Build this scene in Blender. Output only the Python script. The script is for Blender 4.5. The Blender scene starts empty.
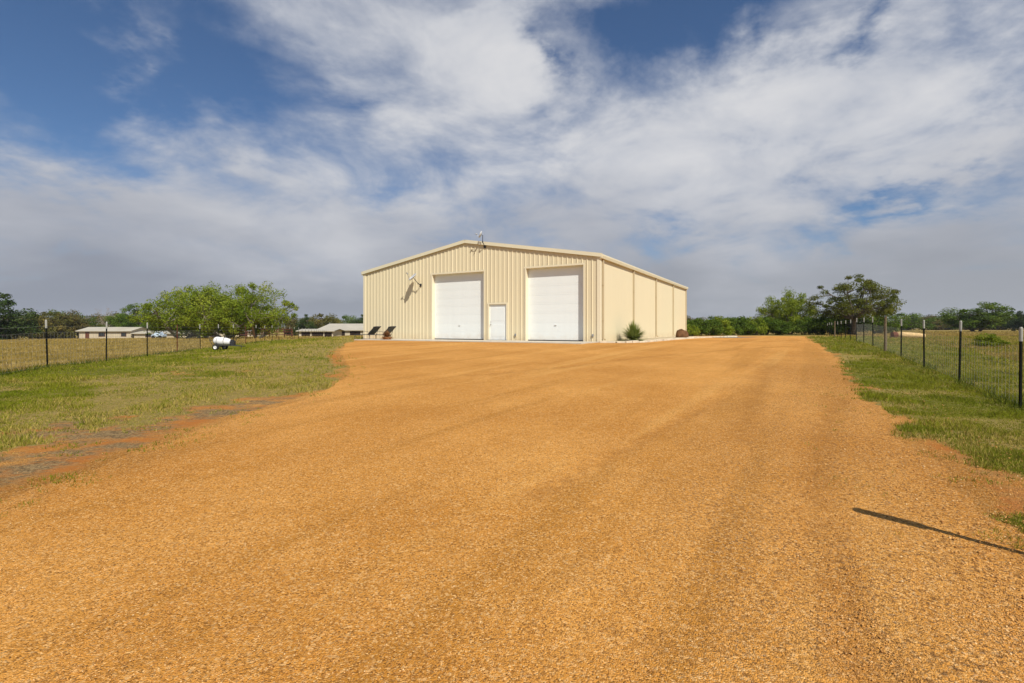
import bpy, math, random
import numpy as np
from mathutils import Vector, Matrix
random.seed(7); rng = np.random.default_rng(11)
R = math.radians
scene = bpy.context.scene
COL = scene.collection
HAZE = 1.3e-4
F = 494.0; HOR = 328.0; CAMZ = 1.6          # focal length (px), horizon row, eye height

# ------------------------------------------------------------------ helpers
def sstep(a, b, v):
    t = np.clip((np.asarray(v, float)-a)/(b-a), 0, 1); return t*t*(3-2*t)

_perm = rng.random((64, 64))
def vnoise(x, y, s=1.0, seed=0):
    x = np.asarray(x, float)*s+seed*17.3; y = np.asarray(y, float)*s+seed*9.1
    xi = np.floor(x).astype(int); yi = np.floor(y).astype(int); fx = x-xi; fy = y-yi
    fx = fx*fx*(3-2*fx); fy = fy*fy*(3-2*fy)
    p = lambda a, b: _perm[a % 64, b % 64]
    return (p(xi, yi)*(1-fx)+p(xi+1, yi)*fx)*(1-fy)+(p(xi, yi+1)*(1-fx)+p(xi+1, yi+1)*fx)*fy
def fbm(x, y, s=1.0, o=4, seed=0):
    v = 0; a = .5; t = 0
    for k in range(o):
        v = v+a*vnoise(x, y, s*2**k, seed+k*3); t += a; a *= .55
    return v/t

def tag(o, label=None, cat=None, group=None, kind=None):
    if label: o['label'] = label
    if cat: o['category'] = cat
    if group: o['group'] = group
    if kind: o['kind'] = kind
    return o
def empty(name, loc, rz=0, label=None, cat=None, group=None):
    o = bpy.data.objects.new(name, None); COL.objects.link(o)
    o.location = loc; o.rotation_euler = (0, 0, rz); o.empty_display_size = .3
    return tag(o, label, cat, group)

class MB:
    def __init__(s): s.v = []; s.f = []; s.m = []
    def add(s, vs, fs, mi=0):
        n = len(s.v); s.v += [tuple(p) for p in vs]
        for f in fs: s.f.append(tuple(i+n for i in f)); s.m.append(mi)
        return s
    def box(s, c, d, rz=0, M=None, mi=0):
        hx, hy, hz = d[0]/2, d[1]/2, d[2]/2
        T = Matrix.Translation(c) @ (M if M is not None else Matrix.Rotation(rz, 4, 'Z'))
        vs = [T @ Vector((x, y, z)) for x in (-hx, hx) for y in (-hy, hy) for z in (-hz, hz)]
        return s.add(vs, [(0,1,3,2),(4,6,7,5),(0,4,5,1),(2,3,7,6),(0,2,6,4),(1,5,7,3)], mi)
    def tube(s, pts, rad, n=8, mi=0, cap=True):
        pts = [Vector(p) for p in pts]
        if not hasattr(rad, '__len__'): rad = [rad]*len(pts)
        base = len(s.v); up = None
        for i, p in enumerate(pts):
            d = (pts[min(i+1, len(pts)-1)]-pts[max(i-1, 0)]).normalized()
            if up is None: up = Vector((0, 0, 1)) if abs(d.z) < .9 else Vector((1, 0, 0))
            a = d.cross(up).normalized(); b = a.cross(d).normalized(); up = b
            for k in range(n):
                t = 2*math.pi*k/n; s.v.append(tuple(p+(a*math.cos(t)+b*math.sin(t))*rad[i]))
        for i in range(len(pts)-1):
            for k in range(n):
                a0 = base+i*n+k; a1 = base+i*n+(k+1) % n
                s.f.append((a0, a1, a1+n, a0+n)); s.m.append(mi)
        if cap:
            s.f.append(tuple(base+k for k in range(n))[::-1]); s.m.append(mi)
            s.f.append(tuple(base+(len(pts)-1)*n+k for k in range(n))); s.m.append(mi)
        return s
    def lathe(s, prof, M=None, n=16, mi=0):
        """prof: (radius, height) pairs, revolved about z of M"""
        M = M or Matrix.Identity(4); base = len(s.v)
        for r, z in prof:
            for k in range(n):
                t = 2*math.pi*k/n; s.v.append(tuple(M @ Vector((r*math.cos(t), r*math.sin(t), z))))
        for i in range(len(prof)-1):
            for k in range(n):
                a0 = base+i*n+k; a1 = base+i*n+(k+1) % n
                s.f.append((a0, a1, a1+n, a0+n)); s.m.append(mi)
        return s
    def build(s, name, mat, parent=None, smooth=False, bevel=0):
        me = bpy.data.meshes.new(name); me.from_pydata(s.v, [], s.f)
        for m in (mat if isinstance(mat, (list, tuple)) else [mat]): me.materials.append(m)
        if any(s.m): me.polygons.foreach_set('material_index', s.m)
        if smooth: me.polygons.foreach_set('use_smooth', [True]*len(s.f))
        me.update(); o = bpy.data.objects.new(name, me); COL.objects.link(o)
        if parent: o.parent = parent
        if bevel:
            b = o.modifiers.new('bevel', 'BEVEL'); b.width = bevel; b.segments = 2; b.limit_method = 'ANGLE'
        return o

def npmesh(name, v, f, mat, parent=None, mi=None, attrs=None, smooth=False):
    """fast mesh from numpy: f is (n,3) or (n,4)"""
    me = bpy.data.meshes.new(name); k = f.shape[1]
    me.vertices.add(len(v)); me.vertices.foreach_set('co', v.astype(np.float32).ravel())
    me.loops.add(f.size); me.loops.foreach_set('vertex_index', f.astype(np.int32).ravel())
    me.polygons.add(len(f)); me.polygons.foreach_set('loop_start', np.arange(0, f.size, k, dtype=np.int32))
    for m in (mat if isinstance(mat, (list, tuple)) else [mat]): me.materials.append(m)
    if mi is not None: me.polygons.foreach_set('material_index', mi.astype(np.int32))
    if smooth: me.polygons.foreach_set('use_smooth', np.ones(len(f), bool))
    for a, (dom, val) in (attrs or {}).items():
        at = me.attributes.new(a, 'FLOAT', dom); at.data.foreach_set('value', np.asarray(val, np.float32))
    me.update(calc_edges=True); me.validate()
    o = bpy.data.objects.new(name, me); COL.objects.link(o)
    if parent: o.parent = parent
    return o

# ------------------------------------------------------------------ material nodes
class NT:
    def __init__(s, name):
        s.mat = bpy.data.materials.new(name); s.mat.use_nodes = True; s.t = s.mat.node_tree
        s.b = s.t.nodes['Principled BSDF']; s.b.inputs['Roughness'].default_value = .8
        s.b.inputs['Specular IOR Level'].default_value = .3
    def n(s, ty, **kw):
        nd = s.t.nodes.new(ty)
        for k, v in kw.items():
            if k in nd.inputs: s.set(nd.inputs[k], v)
            else: setattr(nd, k, v)
        return nd
    def set(s, sock, v):
        if isinstance(v, bpy.types.NodeSocket): s.t.links.new(v, sock)
        else: sock.default_value = (*v, 1) if (isinstance(v, tuple) and len(v) == 3 and sock.type == 'RGBA') else v
    def pos(s, scale=(1, 1, 1), obj=True):
        tc = s.n('ShaderNodeTexCoord') if obj else s.n('ShaderNodeNewGeometry')
        o = tc.outputs['Object'] if obj else tc.outputs['Position']
        if scale == (1, 1, 1): return o
        m = s.n('ShaderNodeVectorMath', operation='MULTIPLY'); s.t.links.new(o, m.inputs[0]); m.inputs[1].default_value = scale
        return m.outputs[0]
    def noise(s, scale, detail=4, rough=.55, vec=None, dist=0):
        nd = s.n('ShaderNodeTexNoise', Scale=scale, Detail=detail, Roughness=rough, Distortion=dist)
        if vec is not None: s.t.links.new(vec, nd.inputs['Vector'])
        return nd.outputs['Fac']
    def ramp(s, fac, lo, hi, a=0., b=1.):
        nd = s.n('ShaderNodeMapRange'); nd.inputs[1].default_value = lo; nd.inputs[2].default_value = hi
        nd.inputs[3].default_value = a; nd.inputs[4].default_value = b; s.set(nd.inputs[0], fac); return nd.outputs[0]
    def mix(s, fac, a, b, mode='MIX'):
        nd = s.n('ShaderNodeMix', data_type='RGBA', blend_type=mode)
        s.set(nd.inputs[0], fac); s.set(nd.inputs[6], a); s.set(nd.inputs[7], b); return nd.outputs[2]
    def math(s, op, a, b=0.):
        nd = s.n('ShaderNodeMath', operation=op); s.set(nd.inputs[0], a); s.set(nd.inputs[1], b); return nd.outputs[0]
    def attr(s, name):
        nd = s.n('ShaderNodeAttribute'); nd.attribute_name = name; return nd.outputs['Fac']
    def color(s, c): s.set(s.b.inputs['Base Color'], c)
    def bump(s, h, strength=.3, dist=.02):
        nd = s.n('ShaderNodeBump', Strength=strength, Distance=dist); s.set(nd.inputs['Height'], h)
        s.t.links.new(nd.outputs[0], s.b.inputs['Normal'])
    def rough(s, v): s.set(s.b.inputs['Roughness'], v)

def simple(name, c, rough=.7, var=.15, scale=3., metal=0., bump=0.):
    m = NT(name); p = m.pos()
    f = m.ramp(m.noise(scale, 5, .6, p), .3, .7)
    lo = tuple(x*(1-var) for x in c); hi = tuple(min(1, x*(1+var)) for x in c)
    m.color(m.mix(f, lo, hi)); m.rough(rough); m.b.inputs['Metallic'].default_value = metal
    m.b.inputs['Specular IOR Level'].default_value = .3 if rough < .7 else .08
    if bump: m.bump(m.noise(scale*6, 4, .6, p), bump, .01)
    return m.mat

def panel_metal(name, c, rough=.45):
    """painted sheet steel with faint dust streaks and dirt splashed up from the ground"""
    m = NT(name); p = m.pos()
    streak = m.ramp(m.noise(1.0, 6, .6, m.pos((2.5, 2.5, .12))), .3, .75)
    blot = m.ramp(m.noise(.6, 5, .6, p), .3, .7)
    col = m.mix(streak, tuple(x*.965 for x in c), tuple(min(1, x*1.02) for x in c))
    col = m.mix(m.math('MULTIPLY', blot, .2), col, tuple(x*.93 for x in c))
    sep = m.n('ShaderNodeSeparateXYZ'); m.t.links.new(p, sep.inputs[0])
    splash = m.math('MULTIPLY', m.ramp(sep.outputs[2], .05, .55, 1, 0), m.ramp(m.noise(2.2, 5, .7, p), .3, .7))
    col = m.mix(m.math('MULTIPLY', splash, .45), col, (.5, .33, .17))
    m.color(col); m.rough(rough); m.b.inputs['Specular IOR Level'].default_value = .35
    return m.mat

MAT = {}
MAT['wall'] = panel_metal('tan_painted_steel', (.705, .62, .415))
MAT['trim'] = panel_metal('tan_trim_steel', (.78, .70, .50))
MAT['rooftrim'] = panel_metal('rake_trim_steel', (.74, .68, .49))
MAT['door'] = panel_metal('white_door_steel', (.80, .84, .82), .4)
MAT['roof'] = simple('roof_steel', (.58, .56, .47), .4, .08, .5)
MAT['concrete'] = simple('concrete', (.50, .45, .36), .9, .14, 1.5, bump=.2)
MAT['limestone'] = simple('limestone_edging', (.62, .54, .40), .9, .2, 3, bump=.3)
MAT['darkmetal'] = simple('dark_metal', (.035, .035, .038), .5, .2, 8)
MAT['greymetal'] = simple('grey_metal', (.35, .36, .37), .4, .1, 8, metal=.5)
MAT['whiteplastic'] = simple('white_plastic', (.74, .73, .70), .4, .06, 4)
MAT['dishgrey'] = simple('dish_grey', (.50, .51, .52), .45, .06, 4)
MAT['rubber'] = simple('rubber', (.025, .025, .026), .8, .2, 8)
MAT['sling'] = simple('dark_sling_fabric', (.10, .105, .10), .8, .15, 20)
MAT['clay'] = simple('terracotta', (.38, .15, .06), .85, .2, 8, bump=.2)
MAT['rock'] = simple('brown_rock', (.13, .065, .03), .9, .4, 4, bump=.5)
MAT['tpost'] = simple('tpost_dark_green', (.010, .012, .009), .9, .25, 12)
MAT['sleeve'] = simple('white_post_sleeve', (.33, .32, .28), .6, .2, 10)
MAT['woodpost'] = simple('cedar_post', (.16, .12, .07), .9, .35, 10, bump=.6)
MAT['redpost'] = simple('rusty_post', (.12, .045, .03), .8, .3, 10)
MAT['wire'] = simple('galvanised_wire', (.22, .22, .20), .8, .1, 5)
MAT['beige'] = simple('beige_siding', (.50, .43, .31), .8, .12, .8)
MAT['paleroof'] = simple('pale_metal_roof', (.45, .41, .32), .5, .1, .4)
MAT['greyroof'] = simple('grey_roof', (.34, .33, .31), .7, .15, .5)
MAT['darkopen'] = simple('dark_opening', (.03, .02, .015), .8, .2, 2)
MAT['rustwood'] = simple('brown_shutter', (.13, .05, .03), .8, .2, 2)
MAT['glass'] = simple('dark_glass', (.03, .035, .04), .08, .1, 2)
MAT['bluewhite'] = simple('pale_blue_paint', (.50, .60, .70), .35, .05, 2)
MAT['log'] = simple('weathered_log', (.60, .42, .20), .9, .25, 5, bump=.5)
MAT['logend'] = simple('dark_log_end', (.14, .05, .03), .9, .3, 5)

def bark(name, c):
    m = NT(name); p = m.pos((4, 4, .9)); n = m.noise(3, 5, .65, p)
    m.color(m.mix(m.ramp(n, .35, .65), tuple(x*.55 for x in c), tuple(x*1.3 for x in c))); m.rough(.95)
    m.bump(n, .5, .02); return m.mat
def leaf(name, a, b, c3, trans=.35):
    trans *= .8
    """leaf colour varies from clump to clump and from leaf to leaf (attribute 'tone')"""
    m = NT(name); t = m.attr('tone'); p = m.pos()
    col = m.mix(m.ramp(m.noise(.55, 3, .6, p), .35, .65), a, b)
    col = m.mix(m.ramp(t, .55, 1.), col, c3)
    m.color(col); m.rough(.6); m.b.inputs['Specular IOR Level'].default_value = .06
    tr = m.n('ShaderNodeBsdfTranslucent'); m.set(tr.inputs[0], m.mix(.5, col, c3))
    mx = m.n('ShaderNodeMixShader'); mx.inputs[0].default_value = trans
    m.t.links.new(m.b.outputs[0], mx.inputs[1]); m.t.links.new(tr.outputs[0], mx.inputs[2])
    m.t.links.new(mx.outputs[0], m.t.nodes['Material Output'].inputs[0]); return m.mat
MAT['bark'] = bark('mesquite_bark', (.12, .10, .08))
MAT['palebark'] = bark('pale_bark', (.24, .21, .16))
MAT['leaf_mesquite'] = leaf('mesquite_leaves', (.10, .155, .010), (.20, .25, .018), (.33, .36, .04))
MAT['leaf_oak'] = leaf('oak_leaves', (.065, .085, .012), (.13, .145, .022), (.20, .19, .03), .25)
MAT['leaf_dark'] = leaf('dark_leaves', (.025, .045, .012), (.05, .085, .018), (.09, .12, .03), .22)
MAT['leaf_olive'] = leaf('olive_leaves', (.06, .07, .018), (.12, .105, .03), (.19, .13, .04), .25)
MAT['leaf_green'] = leaf('green_leaves', (.05, .09, .010), (.10, .16, .018), (.17, .23, .03), .3)
MAT['leaf_rust'] = leaf('rusty_leaves', (.085, .09, .018), (.14, .125, .025), (.20, .15, .035), .25)
MAT['leaf_yucca'] = leaf('yucca_blades', (.12, .17, .03), (.22, .27, .05), (.38, .40, .12), .3)
MAT['leaf_dry'] = leaf('dry_foliage', (.22, .10, .04), (.34, .17, .07), (.42, .26, .12), .2)
MAT['lawn'] = leaf('lawn_blades', (.125, .165, .005), (.21, .225, .012), (.46, .35, .09), .35)
MAT['fence_grass'] = leaf('fence_grass_blades', (.06, .085, .008), (.12, .14, .018), (.2, .2, .04), .3)
MAT['field'] = leaf('field_blades', (.22, .17, .03), (.40, .28, .08), (.54, .40, .16), .3)

# ------------------------------------------------------------------ terrain
def fence_left_x(y): return -9.56-.277*y
def fence_right_x(y): return 3.906+.567*y
def height(x, y):
    x = np.asarray(x, float); y = np.asarray(y, float)
    zc = .77*(.75*np.clip(y/26, 0, 1)+.25*sstep(0, 26, y))-.03*np.clip(-y, 0, 8)*.3
    zr = zc-.06*sstep(40, 60, y)+.0008*np.clip(x-fence_right_x(y), 0, 120)
    s = fence_left_x(y)-x
    zl = np.minimum(.42, zc)-.011*np.clip(s, 0, 400)*sstep(0, 30, s+5)-.012*np.clip(y-50, 0, 120)
    w = sstep(0, 1, (x-fence_left_x(y)-.5)/(6.5+.0*y))
    # behind the building the land keeps falling to the left
    w = w*(1-.999*sstep(58, 90, y)*(1-sstep(-20, 20, x-.12*y)))
    z = zl*(1-w)+zr*w
    z = z+.05*(fbm(x, y, .12, 3, 5)-.5)*sstep(0, 6, np.hypot(x, y-34)-20)*sstep(8, 14, y)
    return z
def hz(x, y): return float(height(x, y))

LE = np.array([(-8,-4.9),(2,-4.7),(4.4,-4.4),(6.4,-4.25),(7.8,-4.3),(9.1,-3.8),(10.6,-3.9),(12.6,-4.15),(14.5,-4.75),(17,-5.7),(21,-7.3),(26,-8.7),(31,-9.8),(36,-10.6),(60,-12)], float)
RE = np.array([(-8,3.2),(2,3.25),(3.4,3.45),(4.4,4.1),(5.4,4.7),(6.2,5.1),(8,6.0),(11.5,7.8),(17,11.2),(24,15.0),(30,18.2),(38,22.6),(46,27.5),(50,29.5),(60,31)], float)
def edge_l(y): return np.interp(y, LE[:, 0], LE[:, 1])+.55*(fbm(y, y*0+3, .5, 4, 1)-.5)+.25*(fbm(y, y*0+8, 3., 3, 2)-.5)*sstep(16, 7, y)
def edge_r(y): return np.interp(y, RE[:, 0], RE[:, 1])+.6*(fbm(y, y*0+13, .6, 4, 4)-.5)+.3*(fbm(y, y*0+5, 3., 3, 6)-.5)*sstep(16, 7, y)
YEND = 52.
def bare_mask(x, y):
    """1 = bare earth, 0 = turf"""
    el = edge_l(y)-x; er = x-edge_r(y)
    n = .6*fbm(x, y, .55, 4, 8)+.4*fbm(x, y, 2.5, 4, 18); n2 = fbm(x, y, .35, 3, 3)
    wl = .12+2.2*sstep(10.5, 8, y)*sstep(1., 4.5, y)
    bl = 1-sstep(wl-.55, wl+.65, el+(n-.5)*4.2*sstep(14, 8, y)+(n-.5)*2.2)
    wr = .02+.45*sstep(7.0, 5, y)+.3*sstep(4.6, 4.0, y)
    br = 1-sstep(wr-.30, wr+.45, er+(n-.5)*3.0)
    br = br*(1-.95*np.exp(-((x-4.0)**2/.12+(y-3.78)**2/.035)))
    b = np.where(el > 0, bl, np.where(er > 0, br, 1.))
    b = np.where(y > YEND, np.clip(1-(y-YEND)/4+(n-.5), 0, 1), b)
    worn = sstep(.60, .70, n2)*sstep(.45, .6, n)*.45*(np.abs(x) < 60)
    return np.clip(np.maximum(b, worn), 0, 1)
def dryness(x, y):
    n = fbm(x, y, .45, 4, 21); n2 = fbm(x*.5, y*1.5, 1.5, 4, 23)
    near = sstep(8, .5, np.where(x < 0, edge_l(y)-x, (x-edge_r(y))*2.2+4.5))*.30-.07
    return np.clip(sstep(.44, .66, n*.55+n2*.45+near), 0, 1)
def field_mask(x, y):
    s = np.maximum(fence_left_x(y)-x, 0)*(y > -20); r = np.maximum(x-fence_right_x(y)-.2, 0)*.8
    f = np.maximum(sstep(.0, .5, s+(fbm(x, y, .8, 3, 2)-.5)*.5), sstep(0, 4, r)*.62)
    f = np.maximum(f, sstep(46, 56, y))
    return f

def graded(lo, hi, step, far, grow=1.12):
    a = list(np.arange(lo, hi+1e-6, step)); s = step; v = a[-1]
    while v < far: s *= grow; v += s; a.append(v)
    s = step; v = a[0]; pre = []
    while v > -far: s *= grow; v -= s; pre.append(v)
    return np.array(pre[::-1]+a)
gx = graded(-22, 24, .16, 5200); gy = graded(-2, 40, .16, 5200)
gy = gy[gy > -400]
X, Y = np.meshgrid(gx, gy); Z = height(X, Y)
Z = Z+.02*(fbm(X, Y, 1.6, 3, 1)-.5)*(np.abs(X) < 60)*sstep(.3, 1.2, np.maximum(edge_l(Y)-X, X-edge_r(Y)))
verts = np.stack([X.ravel(), Y.ravel(), Z.ravel()], 1)
ny, nx = X.shape; idx = np.arange(nx*ny).reshape(ny, nx)
faces = np.stack([idx[:-1, :-1].ravel(), idx[:-1, 1:].ravel(), idx[1:, 1:].ravel(), idx[1:, :-1].ravel()], 1)

def earth_nodes(m, p):
    """orange caliche gravel colour and height, shared by the drive and the bare edges"""
    big = m.noise(.28, 5, .55, p); mid = m.noise(1.6, 4, .6, p)
    base = m.mix(m.ramp(big, .36, .64), (.51, .215, .036), (.72, .345, .080))
    base = m.mix(m.math('MULTIPLY', m.ramp(mid, .4, .75), .4), base, (.50, .20, .024))
    # faint wheel tracks sweeping across the drive
    wv = m.n('ShaderNodeVectorMath', operation='MULTIPLY'); rot = m.n('ShaderNodeVectorRotate', rotation_type='Z_AXIS')
    m.t.links.new(p, rot.inputs['Vector']); rot.inputs['Angle'].default_value = R(32)
    m.t.links.new(rot.outputs[0], wv.inputs[0]); wv.inputs[1].default_value = (1.1, .055, 1)
    trk = m.noise(1.3, 3, .5, wv.outputs[0], .4)
    base = m.mix(m.ramp(trk, .54, .66, 0, .6), base, (.42, .18, .026))
    base = m.mix(m.ramp(trk, .44, .32, 0, .5), base, (.76, .41, .11))
    vor = m.n('ShaderNodeTexVoronoi', Scale=125.); m.t.links.new(p, vor.inputs['Vector'])
    vor.inputs['Randomness'].default_value = 1.
    hsv = m.n('ShaderNodeSeparateColor'); m.t.links.new(vor.outputs['Color'], hsv.inputs[0])
    stone = m.mix(m.ramp(hsv.outputs[0], .60, 1., 0, .8), base, m.mix(m.ramp(hsv.outputs[1], .2, .9), (.50, .24, .06), (.86, .56, .24)))
    stone = m.mix(m.ramp(hsv.outputs[2], .66, .95, 0, .8), stone, (.15, .065, .02))
    v2 = m.n('ShaderNodeTexVoronoi', Scale=64.); m.t.links.new(p, v2.inputs['Vector'])
    s2 = m.n('ShaderNodeSeparateColor'); m.t.links.new(v2.outputs['Color'], s2.inputs[0])
    stone = m.mix(m.ramp(s2.outputs[0], .66, 1., 0, .5), stone, (.22, .09, .02))
    stone = m.mix(m.ramp(s2.outputs[1], .80, 1., 0, .45), stone, (.84, .54, .24))
    stone = m.mix(m.ramp(m.noise(5.5, 6, .72, p), .46, .70, 0, .26), stone, (.34, .145, .022))
    h = m.math('ADD', m.math('MULTIPLY', vor.outputs['Distance'], -1.), m.math('MULTIPLY', m.noise(9, 5, .65, p), 2.2))
    return stone, h

m = NT('gravel_caliche'); p = m.pos()
stone, h = earth_nodes(m, p)
coarse = m.ramp(m.math('ADD', m.attr('edge'), m.ramp(m.noise(.9, 4, .6, p), .3, .7, -.35, .35)), .2, .9)
sp = m.ramp(m.noise(36, 5, .75, p), .50, .62)
stone = m.mix(m.math('MULTIPLY', coarse, m.math('MULTIPLY', sp, .85)), stone, (.11, .055, .025))
sp2 = m.ramp(m.noise(45, 3, .7, p), .60, .70)
stone = m.mix(m.math('MULTIPLY', coarse, m.math('MULTIPLY', sp2, .6)), stone, (.62, .46, .28))
tk_ = m.math('MULTIPLY', m.attr('track'), m.ramp(m.noise(6, 5, .7, p), .36, .60, 0, .40))
stone = m.mix(tk_, stone, (.26, .105, .022))
m.color(stone); m.rough(1.); m.b.inputs['Specular IOR Level'].default_value = .05; m.bump(h, .85, .008)
MAT['gravel'] = m.mat

m = NT('ground_turf'); p = m.pos()
stone, h = earth_nodes(m, p)
soil = m.mix(m.ramp(m.noise(1.3, 5, .65, p), .38, .62), stone, (.52, .19, .04))
litter = m.ramp(m.noise(1.5, 7, .75, m.pos((.7, 1.3, 1))), .43, .56)
litc = m.mix(m.ramp(m.noise(26, 5, .85, p), .40, .60), (.12, .075, .035), (.46, .31, .14))
soil = m.mix(m.math('MULTIPLY', litter, m.ramp(m.attr('litter'), 0, 1, 0, 1.)), soil, litc)
g1 = m.mix(m.ramp(m.noise(.7, 5, .65, p), .35, .65), (.10, .12, .006), (.21, .19, .02))
g1 = m.mix(m.math('MULTIPLY', m.attr('dry'), m.ramp(m.noise(5, 5, .7, p), .3, .6, .35, 1.)), g1, (.40, .28, .09))
g1 = m.mix(m.ramp(m.noise(9, 5, .75, p), .48, .72, 0, .8), g1, (.38, .30, .12))
g1 = m.mix(m.ramp(m.noise(30, 3, .8, p), .52, .7, 0, .6), g1, (.04, .055, .01))
f1 = m.mix(m.ramp(m.noise(.09, 5, .6, p), .38, .62), (.22, .165, .035), (.42, .29, .10))
f1 = m.mix(m.ramp(m.noise(.5, 5, .7, p), .45, .7, 0, .7), f1, (.13, .14, .035))
g = m.mix(m.attr('field'), g1, f1)
bm = m.ramp(m.math('ADD', m.attr('bare'), m.ramp(m.noise(7, 5, .7, p), .3, .7, -.28, .28)), .35, .65)
nr = m.ramp(m.math('ADD', m.attr('near'), m.ramp(m.noise(3.5, 6, .75, p), .3, .7, -.5, .5)), .35, .55)
soil = m.mix(nr, soil, stone)
m.color(m.mix(bm, g, soil)); m.rough(1.); m.b.inputs['Specular IOR Level'].default_value = .1
m.bump(m.math('ADD', h, m.math('MULTIPLY', m.noise(14, 5, .8, p), 3.)), .8, .02)
MAT['ground'] = m.mat

litter_a = 1.3*sstep(10.5, 8.3, Y)*sstep(0, .2, edge_l(Y)-X)*(X < 0)+.3*sstep(0, .1, X-edge_r(Y))*(X > 0)
tag(npmesh('ground', verts, faces, MAT['ground'], smooth=True, attrs={
    'bare': ('POINT', bare_mask(X, Y).ravel()), 'field': ('POINT', field_mask(X, Y).ravel()),
    'near': ('POINT', np.maximum(sstep(.45, 0, edge_l(Y)-X)*(X < 0), sstep(.5, 0, X-edge_r(Y))*(X > 0)).ravel()),
    'litter': ('POINT', litter_a.ravel()), 'dry': ('POINT', dryness(X, Y).ravel())}), kind='structure')

# the drive: its own sheet, a little proud of the ground, feathered at its ragged edges
ys = np.concatenate([np.arange(-6, 1, .5), np.arange(1, 24, .09), np.arange(24, YEND, .3)])
ts = np.linspace(0, 1, 150)
el, er = edge_l(ys)[:, None], edge_r(ys)[:, None]
XX = el+(er-el)*ts[None, :]; YY = np.repeat(ys[:, None], len(ts), 1)
dist = np.minimum(XX-el, er-XX); lift = .004+.016*sstep(0, .8, dist)*sstep(YEND, YEND-2, YY)
rut = (fbm(XX*math.cos(.55)+YY*math.sin(.55), (YY*math.cos(.55)-XX*math.sin(.55))*.06, 1.6, 3, 9)-.5)
ZZ = height(XX, YY)+lift+sstep(.3, 1.5, dist)*(.016*rut+.012*(fbm(XX, YY, 2.5, 4, 7)-.5))*sstep(30, 15, YY)
dv = np.stack([XX.ravel(), YY.ravel(), ZZ.ravel()], 1); ny, nx = XX.shape; idx = np.arange(nx*ny).reshape(ny, nx)
df = np.stack([idx[:-1, :-1].ravel(), idx[:-1, 1:].ravel(), idx[1:, 1:].ravel(), idx[1:, :-1].ravel()], 1)
edgea = sstep(4.6, .4, er-XX)*sstep(30, 8, YY)+.6*sstep(1.2, .1, XX-el)*sstep(14, 8, YY)
def to_world(px, py):
    yy = 8.
    for _ in range(12):
        yy = (CAMZ-hz((px-512)/F*yy, yy))*F/(py-HOR)
    return (px-512)/F*yy, yy
trackv = np.zeros_like(XX)
for pts_, wd_ in (([(728, 396), (692, 415), (650, 437), (600, 462), (535, 498)], .13), ([(840, 400), (818, 440), (812, 490), (820, 560), (842, 620), (880, 683)], .16),
                  ([(800, 346), (730, 350), (640, 358), (560, 368), (470, 376)], .22), ([(770, 360), (756, 390), (740, 440)], .2)):
    w_ = [to_world(*q) for q in pts_]
    for (ax, ay), (bx, by) in zip(w_[:-1], w_[1:]):
        L2 = (bx-ax)**2+(by-ay)**2; t_ = np.clip(((XX-ax)*(bx-ax)+(YY-ay)*(by-ay))/L2, 0, 1)
        dd = np.hypot(XX-ax-t_*(bx-ax), YY-ay-t_*(by-ay)); trackv = np.maximum(trackv, np.exp(-(dd/wd_)**2))
ZZ2 = ZZ-.012*trackv*sstep(.2, .5, dist); dv[:, 2] = np.maximum(ZZ2, height(XX, YY)+.004).ravel()
tag(npmesh('gravel_driveway', dv, df, MAT['gravel'], smooth=True, attrs={'track': ('POINT', trackv.ravel()),'edge': ('POINT', edgea.ravel())}), kind='structure')

# far hills
def hills(name, dist, tops, width, seed):
    az = np.radians(np.linspace(-75, 75, 240)); rr = np.array([dist-width, dist-width*.5, dist, dist+width])
    A, Rr = np.meshgrid(az, rr); base = -6
    prof = tops*(.45+.9*fbm(A*9, A*0+seed, 1., 4, seed))
    k = np.array([0, .75, 1, 0])[:, None]
    V = np.stack([(Rr*np.sin(A)).ravel(), (Rr*np.cos(A)).ravel(), (base+k*prof*np.ones_like(A)).ravel()], 1)
    n0, n1 = A.shape; ix = np.arange(n0*n1).reshape(n0, n1)
    fc = np.stack([ix[:-1, :-1].ravel(), ix[:-1, 1:].ravel(), ix[1:, 1:].ravel(), ix[1:, :-1].ravel()], 1)
    return tag(npmesh(name, V, fc, MAT['hill'], smooth=True), kind='structure')
m = NT('wooded_hill'); p = m.pos()
m.color(m.mix(m.ramp(m.noise(.03, 6, .75, p), .4, .6), (.035, .05, .02), (.10, .10, .05))); m.rough(1.)
MAT['hill'] = m.mat
hills('hills', 1900, 46, 500, 3)

# loose stones on the near part of the drive
def scatter(n, y0, y1, xf, power=1.6):
    """points biased towards the camera"""
    u = rng.random(n*3); e = 1-power
    y = (y0**e+u*(y1**e-y0**e))**(1/e) if abs(e) > 1e-3 else y0*(y1/y0)**u
    x = (rng.random(n*3)*2-1)*1.25*y+0
    k = xf(x, y); return x[k][:n], y[k][:n]
octv = np.array([(1,0,0),(0,1,0),(-1,0,0),(0,-1,0),(0,0,1),(0,0,-1)], float)
octf = np.array([(0,1,4),(1,2,4),(2,3,4),(3,0,4),(1,0,5),(2,1,5),(3,2,5),(0,3,5)])
sx, sy = scatter(52000, 1.6, 13, lambda x, y: (x > edge_l(y)-1.6) & (x < edge_r(y)+1.2), 2.2)
n = len(sx); size = (.0016+.0034*rng.random(n)**3)*(1+sy*.09)*(1+.7*sstep(2.6, .3, edge_r(sy)-sx))
a = rng.random(n)*6.28; sc = size[:, None]*(.6+.7*rng.random((n, 3))); sc[:, 2] *= .6
loc = octv[None]*sc[:, None, :]*(.75+.5*rng.random((n, 6, 1)))
ca, sa = np.cos(a)[:, None], np.sin(a)[:, None]
vx = loc[..., 0]*ca-loc[..., 1]*sa+sx[:, None]; vy = loc[..., 0]*sa+loc[..., 1]*ca+sy[:, None]
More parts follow.
